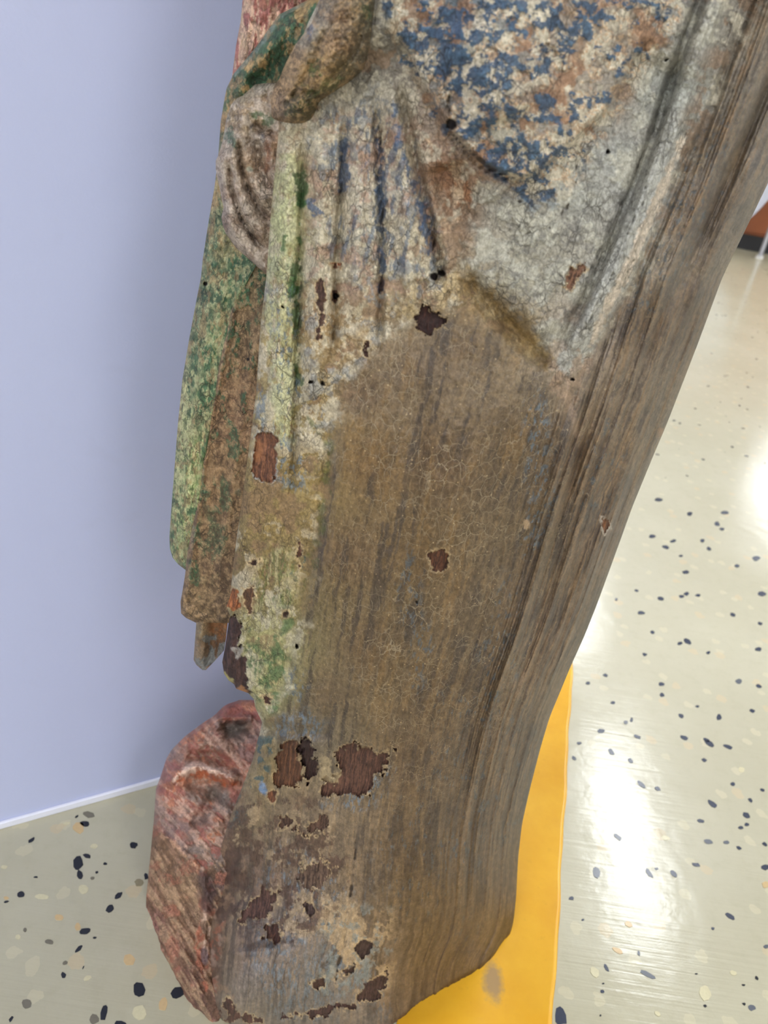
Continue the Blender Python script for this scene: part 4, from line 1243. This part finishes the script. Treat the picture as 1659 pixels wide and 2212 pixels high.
    p.paint(p.stroke([(432, 1990), (430, 2050), (440, 2110), (452, 2150)], 10, 4, 6, 5) * sstep(.40, .5, nB), (150, 88, 66), .8)
    p.paint(p.stroke([(445, 1975), (450, 2040), (458, 2120)], 12, 4, 8, 5) * sstep(.45, .55, nA), (188, 160, 140), .75)
    p.paint(p.zone([(432, 2050), (445, 2046), (452, 2066), (446, 2090), (434, 2080)], 2, 3), (100, 82, 80), .9)
    p.paint(p.stroke([(332, 1782), (387, 1838), (440, 1890)], 6, 3, 4, 4) * sstep(.4, .5, nB), (180, 140, 112), .6)
    p.paint(p.stroke([(432, 1880), (450, 1920), (450, 1970)], 16, 6, 8), (72, 56, 56), .7)
    p.hgt *= 1.35
    p.hgt += (nB - .5) * .0022 + (d2 - .5) * side * .0026 + (d1 - .5) * topf * .002
    p.dark = (side * .5 + .15).astype(np.float32)
    p.gloss = (topf * .55 + .15).astype(np.float32)
    p.gain = 1.38
    p.build('rock_base', statue, M_POLY, Y, depth=.05)['label'] = 'red streaked carved rock at the foot of the robe'
rock()

def lofted(name, rings, rgb, label, nseg=96, folds=0.0, seed=0):
    vs, fs = [], []
    zs = np.array([r[0] for r in rings])
    zz = np.linspace(zs[0], zs[-1], 90)
    par = [np.interp(zz, zs, [r[k] for r in rings]) for k in range(1, 5)]
    th = np.linspace(0, 2 * np.pi, nseg, endpoint=False)
    co, cl = [], []
    base = lin(rgb)
    for i, z in enumerate(zz):
        cx, cy, rx, ry = (q[i] for q in par)
        r = 1 + folds * np.sin(11 * th + z * 4) + folds * .6 * np.sin(5 * th + z * 9)
        co.append(np.stack([cx + rx * r * np.cos(th), cy + ry * r * np.sin(th), np.full(nseg, z)], 1))
        n = fbm(th * 9 + seed, np.full(nseg, z * 26), 5 + seed, 4)
        cl.append(base[None] * (.7 + .6 * n[:, None]))
    co, cl = np.concatenate(co), np.concatenate(cl)
    m = len(zz)
    for i in range(m - 1):
        for k in range(nseg):
            fs.append((i * nseg + k, i * nseg + (k + 1) % nseg, (i + 1) * nseg + (k + 1) % nseg, (i + 1) * nseg + k))
    fs += [tuple(range(nseg - 1, -1, -1)), tuple((m - 1) * nseg + k for k in range(nseg))]
    o = mesh_obj(name, co, fs, M_POLY, statue, smooth=True)
    for nm, arr in (('paint', np.concatenate([cl, np.ones((len(cl), 1))], 1)), ('crackle', np.tile([.6, .1, .3, 1.0], (len(cl), 1)))):
        at = o.data.color_attributes.new(nm, 'FLOAT_COLOR', 'POINT')
        at.data.foreach_set('color', arr.astype(np.float32).reshape(-1))
    o['label'] = label
# the figure goes on above the picture
lofted('upper_body', [(.745, .06, .470, .128, .098), (.86, .055, .472, .126, .098), (.98, .05, .475, .140, .092), (1.07, .045, .478, .150, .084), (1.12, .045, .480, .118, .072), (1.155, .045, .480, .060, .056),
                      (1.19, .045, .478, .058, .062), (1.25, .045, .474, .074, .080), (1.32, .045, .474, .074, .082), (1.375, .045, .478, .050, .058), (1.40, .045, .480, .012, .014)],
       (128, 124, 116), 'blue grey veiled upper body', folds=.025)
lofted('upper_arm', [(.745, -.055, .470, .046, .044), (.85, -.062, .470, .050, .046), (.98, -.062, .474, .052, .046), (1.06, -.045, .478, .050, .044), (1.09, -.03, .478, .034, .032)], (172, 126, 110), 'red and cream upper sleeve', 64, .03, 2)

# ------------------------------------------------------------------ flecks inlaid in the vinyl
CHIPC = {'k': (30, 32, 40), 'b': (44, 52, 74), 'g': (112, 106, 92), 'a': (134, 124, 98), 'p': (200, 172, 128), 'c': (204, 196, 162), 'q': (92, 96, 106)}  # b: the black flecks again, with floor glare put into their colour
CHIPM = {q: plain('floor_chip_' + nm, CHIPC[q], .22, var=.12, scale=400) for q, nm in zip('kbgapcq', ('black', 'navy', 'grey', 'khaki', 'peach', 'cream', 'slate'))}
CH = """k 68 1815 17 8 -35;k 169 1866 22 34 8;k 172 1890 13 22 0;k 188 1849 18 11 20;k 183 1780 19 13 10;k 166 1764 10 5 -35;g 192 1760 24 14 15;k 227 1866 9 6 0;k 209 1885 8 6 -20;k 289 1826 17 13 0;k 45 1932 16 13 -10
k 14 1948 11 5 -15;k 77 1895 10 4 0;k 256 1935 22 10 -42;k 237 1963 21 16 -20;k 185 2012 28 15 -18;k 205 2026 9 5 -10;k 170 2050 21 8 -42;k 137 2106 11 13 0;k 180 2090 9 3 -65;k 301 2138 27 32 10;k 383 2145 31 26 10
k 224 2187 16 37 12;k 259 2212 27 14 5;k 24 2201 15 7 -55;k 316 1893 10 15 0;a 301 1907 20 17 0;g 106 2035 22 10 8;g 54 2009 8 9 0;g 58 2169 22 22 30;g 203 2202 22 22 -20;g 141 2080 12 9 -30;g 200 1897 11 7 -20
p 170 1788 24 26 0;p 127 1982 21 14 0;p 168 2002 13 17 0;p 278 2074 26 26 0;p 352 2170 20 30 10;p 13 1940 12 8 0;c 203 1828 17 10 0;c 180 1921 23 20 15;c 9 1873 14 8 0;c 90 1937 30 11 5;c 301 2187 30 32 -30;c 39 2024 13 10 0;c 189 2113 19 10 -25;c 144 1779 15 6 -10
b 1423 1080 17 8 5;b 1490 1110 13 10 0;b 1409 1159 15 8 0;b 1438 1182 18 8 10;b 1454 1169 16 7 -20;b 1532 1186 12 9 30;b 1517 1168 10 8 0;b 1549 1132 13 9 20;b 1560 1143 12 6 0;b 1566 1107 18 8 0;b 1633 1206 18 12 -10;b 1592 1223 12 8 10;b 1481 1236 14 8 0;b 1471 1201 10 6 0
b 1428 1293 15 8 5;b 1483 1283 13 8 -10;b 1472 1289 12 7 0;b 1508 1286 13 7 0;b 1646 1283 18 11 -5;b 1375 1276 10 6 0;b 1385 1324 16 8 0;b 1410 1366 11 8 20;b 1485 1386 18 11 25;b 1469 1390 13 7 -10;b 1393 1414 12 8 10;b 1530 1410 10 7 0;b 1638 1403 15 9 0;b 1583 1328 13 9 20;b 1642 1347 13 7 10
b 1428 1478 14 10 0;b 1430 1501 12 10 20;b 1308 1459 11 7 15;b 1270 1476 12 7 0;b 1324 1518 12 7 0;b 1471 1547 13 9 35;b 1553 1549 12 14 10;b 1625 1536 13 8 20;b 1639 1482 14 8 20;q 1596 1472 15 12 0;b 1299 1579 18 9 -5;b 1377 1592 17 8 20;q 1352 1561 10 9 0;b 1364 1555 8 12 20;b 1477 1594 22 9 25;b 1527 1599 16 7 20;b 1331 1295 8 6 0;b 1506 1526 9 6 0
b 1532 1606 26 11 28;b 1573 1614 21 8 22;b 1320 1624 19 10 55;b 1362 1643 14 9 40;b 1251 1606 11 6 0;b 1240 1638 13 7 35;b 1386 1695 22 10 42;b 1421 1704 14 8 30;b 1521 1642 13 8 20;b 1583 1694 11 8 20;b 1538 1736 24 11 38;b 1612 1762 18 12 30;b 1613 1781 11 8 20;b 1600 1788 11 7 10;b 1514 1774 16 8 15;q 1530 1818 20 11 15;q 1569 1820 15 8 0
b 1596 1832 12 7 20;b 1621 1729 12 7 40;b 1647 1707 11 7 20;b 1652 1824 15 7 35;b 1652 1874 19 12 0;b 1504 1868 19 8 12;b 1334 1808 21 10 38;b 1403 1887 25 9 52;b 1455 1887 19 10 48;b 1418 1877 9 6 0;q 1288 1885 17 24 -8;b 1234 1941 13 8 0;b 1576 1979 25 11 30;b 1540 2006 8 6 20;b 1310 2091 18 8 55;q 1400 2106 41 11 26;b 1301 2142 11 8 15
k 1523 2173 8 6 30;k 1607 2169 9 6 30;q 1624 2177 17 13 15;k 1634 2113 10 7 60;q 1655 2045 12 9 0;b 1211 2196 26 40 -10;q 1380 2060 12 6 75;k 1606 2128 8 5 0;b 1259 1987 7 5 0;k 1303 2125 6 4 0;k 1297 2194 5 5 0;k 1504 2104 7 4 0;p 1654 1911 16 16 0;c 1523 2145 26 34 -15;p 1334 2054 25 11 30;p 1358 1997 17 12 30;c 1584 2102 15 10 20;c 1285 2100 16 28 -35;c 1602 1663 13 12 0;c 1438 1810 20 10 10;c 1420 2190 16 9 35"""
rc = random.Random(11)
def chip_mesh(pts, z=.00035):
    n = len(pts)
    v = [(x, y, z) for x, y in pts] + [(x, y, 0.0) for x, y in pts]
    f = [tuple(range(n))] + [(k, k + n, (k + 1) % n + n, (k + 1) % n) for k in range(n)]
    return v, f
def ccw(pts):
    a = sum(pts[i][0] * pts[(i + 1) % len(pts)][1] - pts[(i + 1) % len(pts)][0] * pts[i][1] for i in range(len(pts)))
    return pts if a > 0 else pts[::-1]
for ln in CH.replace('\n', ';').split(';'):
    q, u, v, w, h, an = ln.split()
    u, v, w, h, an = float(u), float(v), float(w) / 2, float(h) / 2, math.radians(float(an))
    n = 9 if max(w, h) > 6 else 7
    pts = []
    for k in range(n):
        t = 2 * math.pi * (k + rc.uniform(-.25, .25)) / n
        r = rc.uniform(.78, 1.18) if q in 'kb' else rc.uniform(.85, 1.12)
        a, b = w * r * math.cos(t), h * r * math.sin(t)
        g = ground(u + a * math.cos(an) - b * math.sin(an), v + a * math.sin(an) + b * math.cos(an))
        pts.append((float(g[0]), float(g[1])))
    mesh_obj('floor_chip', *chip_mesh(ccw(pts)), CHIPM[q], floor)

# the same flecks going on over the rest of the floor
def chip_field():
    vs, fs = [], []
    rr = random.Random(5)
    for _ in range(5200):
        x, y = rr.uniform(-1.6, 3.6), rr.uniform(-1.2, 5.6)
        dz = y * CP + CAM_H * SP
        if dz > 0:
            X, Yy = x / dz * FPX, (-(y * SP - CAM_H * CP)) / dz * FPX
            u, v = X * CR - Yy * SR + W / 2, X * SR + Yy * CR + H / 2
            if -25 < u < W + 10 and 1040 < v < H + 25:
                continue
        r0 = rr.choice((.0012, .002, .003, .004, .0055))
        n, a0, el = 7, rr.uniform(0, 6.28), rr.uniform(.4, .9)
        pts = []
        for k in range(n):
            t, r = 2 * math.pi * k / n, r0 * rr.uniform(.75, 1.2)
            a, b = r * math.cos(t), r * el * math.sin(t)
            pts.append((x + a * math.cos(a0) - b * math.sin(a0), y + a * math.sin(a0) + b * math.cos(a0)))
        v2, f2 = chip_mesh(pts)
        o = len(vs)
        vs += v2
        fs += [tuple(i + o for i in f) for f in f2]
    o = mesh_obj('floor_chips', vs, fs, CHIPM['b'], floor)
    o['kind'] = 'stuff'
chip_field()

# ------------------------------------------------------------------ far furniture
M_WOOD = plain('brown_cabinet_wood', (150, 84, 46), .45, var=.25, scale=9)
M_BLACK = plain('black_plinth', (34, 33, 36), .5)
M_STEEL = plain('brushed_steel', (190, 190, 200), .3, .9)
M_CLOTH = plain('pale_grey_cloth', (196, 198, 212), .8)
M_TOP = plain('pale_laminate', (214, 212, 210), .4)
g0, g1 = np.array(ground(1583, 541)), np.array(ground(1634, 551))
cd = (g1 - g0) / np.linalg.norm(g1 - g0)
CF = (tuple(g0), tuple(cd))
cab = empty('cabinet', (float(g0[0]), float(g0[1]), 0))
tag(cab, 'brown wooden cabinet on a black plinth across the hall', 'cabinet')
box_obj('plinth', (-.5, .10, 0), (.9, .50, .075), M_BLACK, cab, CF)
box_obj('body', (-.52, .092, .075), (.92, .52, .86), M_WOOD, cab, CF, .003)
for i in range(3):
    x0 = -.51 + i * .4755
    dr = box_obj('door', (x0 + .005, .074, .09), (x0 + .465, .091, .84), M_WOOD, cab, CF, .003)
    box_obj('handle', (x0 + .41, .055, .48), (x0 + .425, .073, .60), M_STEEL, dr, CF, .003)
box_obj('top', (-.53, .07, .861), (.93, .53, .885), M_WOOD, cab, CF, .003)

lg = np.array(ground(1640, 558))
TBF = (tuple(lg), tuple(cd))
tb = empty('metal_stand', (float(lg[0]), float(lg[1]), 0))
tag(tb, 'slim steel stand in front of the wooden cabinet', 'stand')
def tube(name, a, b, r, mat, parent, n=14):
    a, b = Vector(a), Vector(b)
    ax = (b - a).normalized()
    p = ax.orthogonal().normalized()
    q = ax.cross(p)
    vs = [tuple(c + r * (math.cos(2 * math.pi * k / n) * p + math.sin(2 * math.pi * k / n) * q)) for c in (a, b) for k in range(n)]
    fs = [(k, (k + 1) % n, n + (k + 1) % n, n + k) for k in range(n)] + [tuple(range(n - 1, -1, -1)), tuple(range(n, 2 * n))]
    return mesh_obj(name, vs, fs, mat, parent)
def loc(x, y, z):
    return (lg[0] + cd[0] * x - cd[1] * y, lg[1] + cd[1] * x + cd[0] * y, z)
for x in (0, -.62):
    l = tube('leg', loc(x, 0, .012), loc(x, 0, .60), .012, M_STEEL, tb)
    tube('foot', loc(x, 0, 0), loc(x, 0, .014), .019, M_TOP, l)
tube('rail', loc(.05, 0, .60), loc(-.67, 0, .60), .014, M_STEEL, tb)

def hanging_cloth():
    vs, fs = [], []
    nx, nz = 44, 30
    for i in range(nx + 1):
        x = -.60 + .575 * i / nx
        t = i / nx
        hem = .155 + .20 * max(0, (t - .80) / .20) ** 1.6
        for j in range(nz + 1):
            s_ = j / nz
            if s_ < .25:
                y, z = .018 + .004 * s_, .40 + (.60 - .40) * s_ / .25
            elif s_ < .4:
                a = math.pi * (s_ - .25) / .15
                y, z = .018 * math.cos(a), .60 + .018 * math.sin(a)
            else:
                k = (s_ - .4) / .6
                z = .60 + (hem - .60) * k
                y = -.018 - .010 * (1 + math.sin(x * 38)) * k
            vs.append(loc(x, y, z))
    m = nz + 1
    for i in range(nx):
        for j in range(nz):
            fs.append((i * m + j, i * m + j + 1, (i + 1) * m + j + 1, (i + 1) * m + j))
    o = mesh_obj('hanging_cloth', vs, fs, M_CLOTH, smooth=True)
    md = o.modifiers.new('thickness', 'SOLIDIFY')
    md.thickness = .002
    md.offset = 0
    tag(o, 'pale grey cloth hanging over the rail of the steel stand', 'cloth')
hanging_cloth()
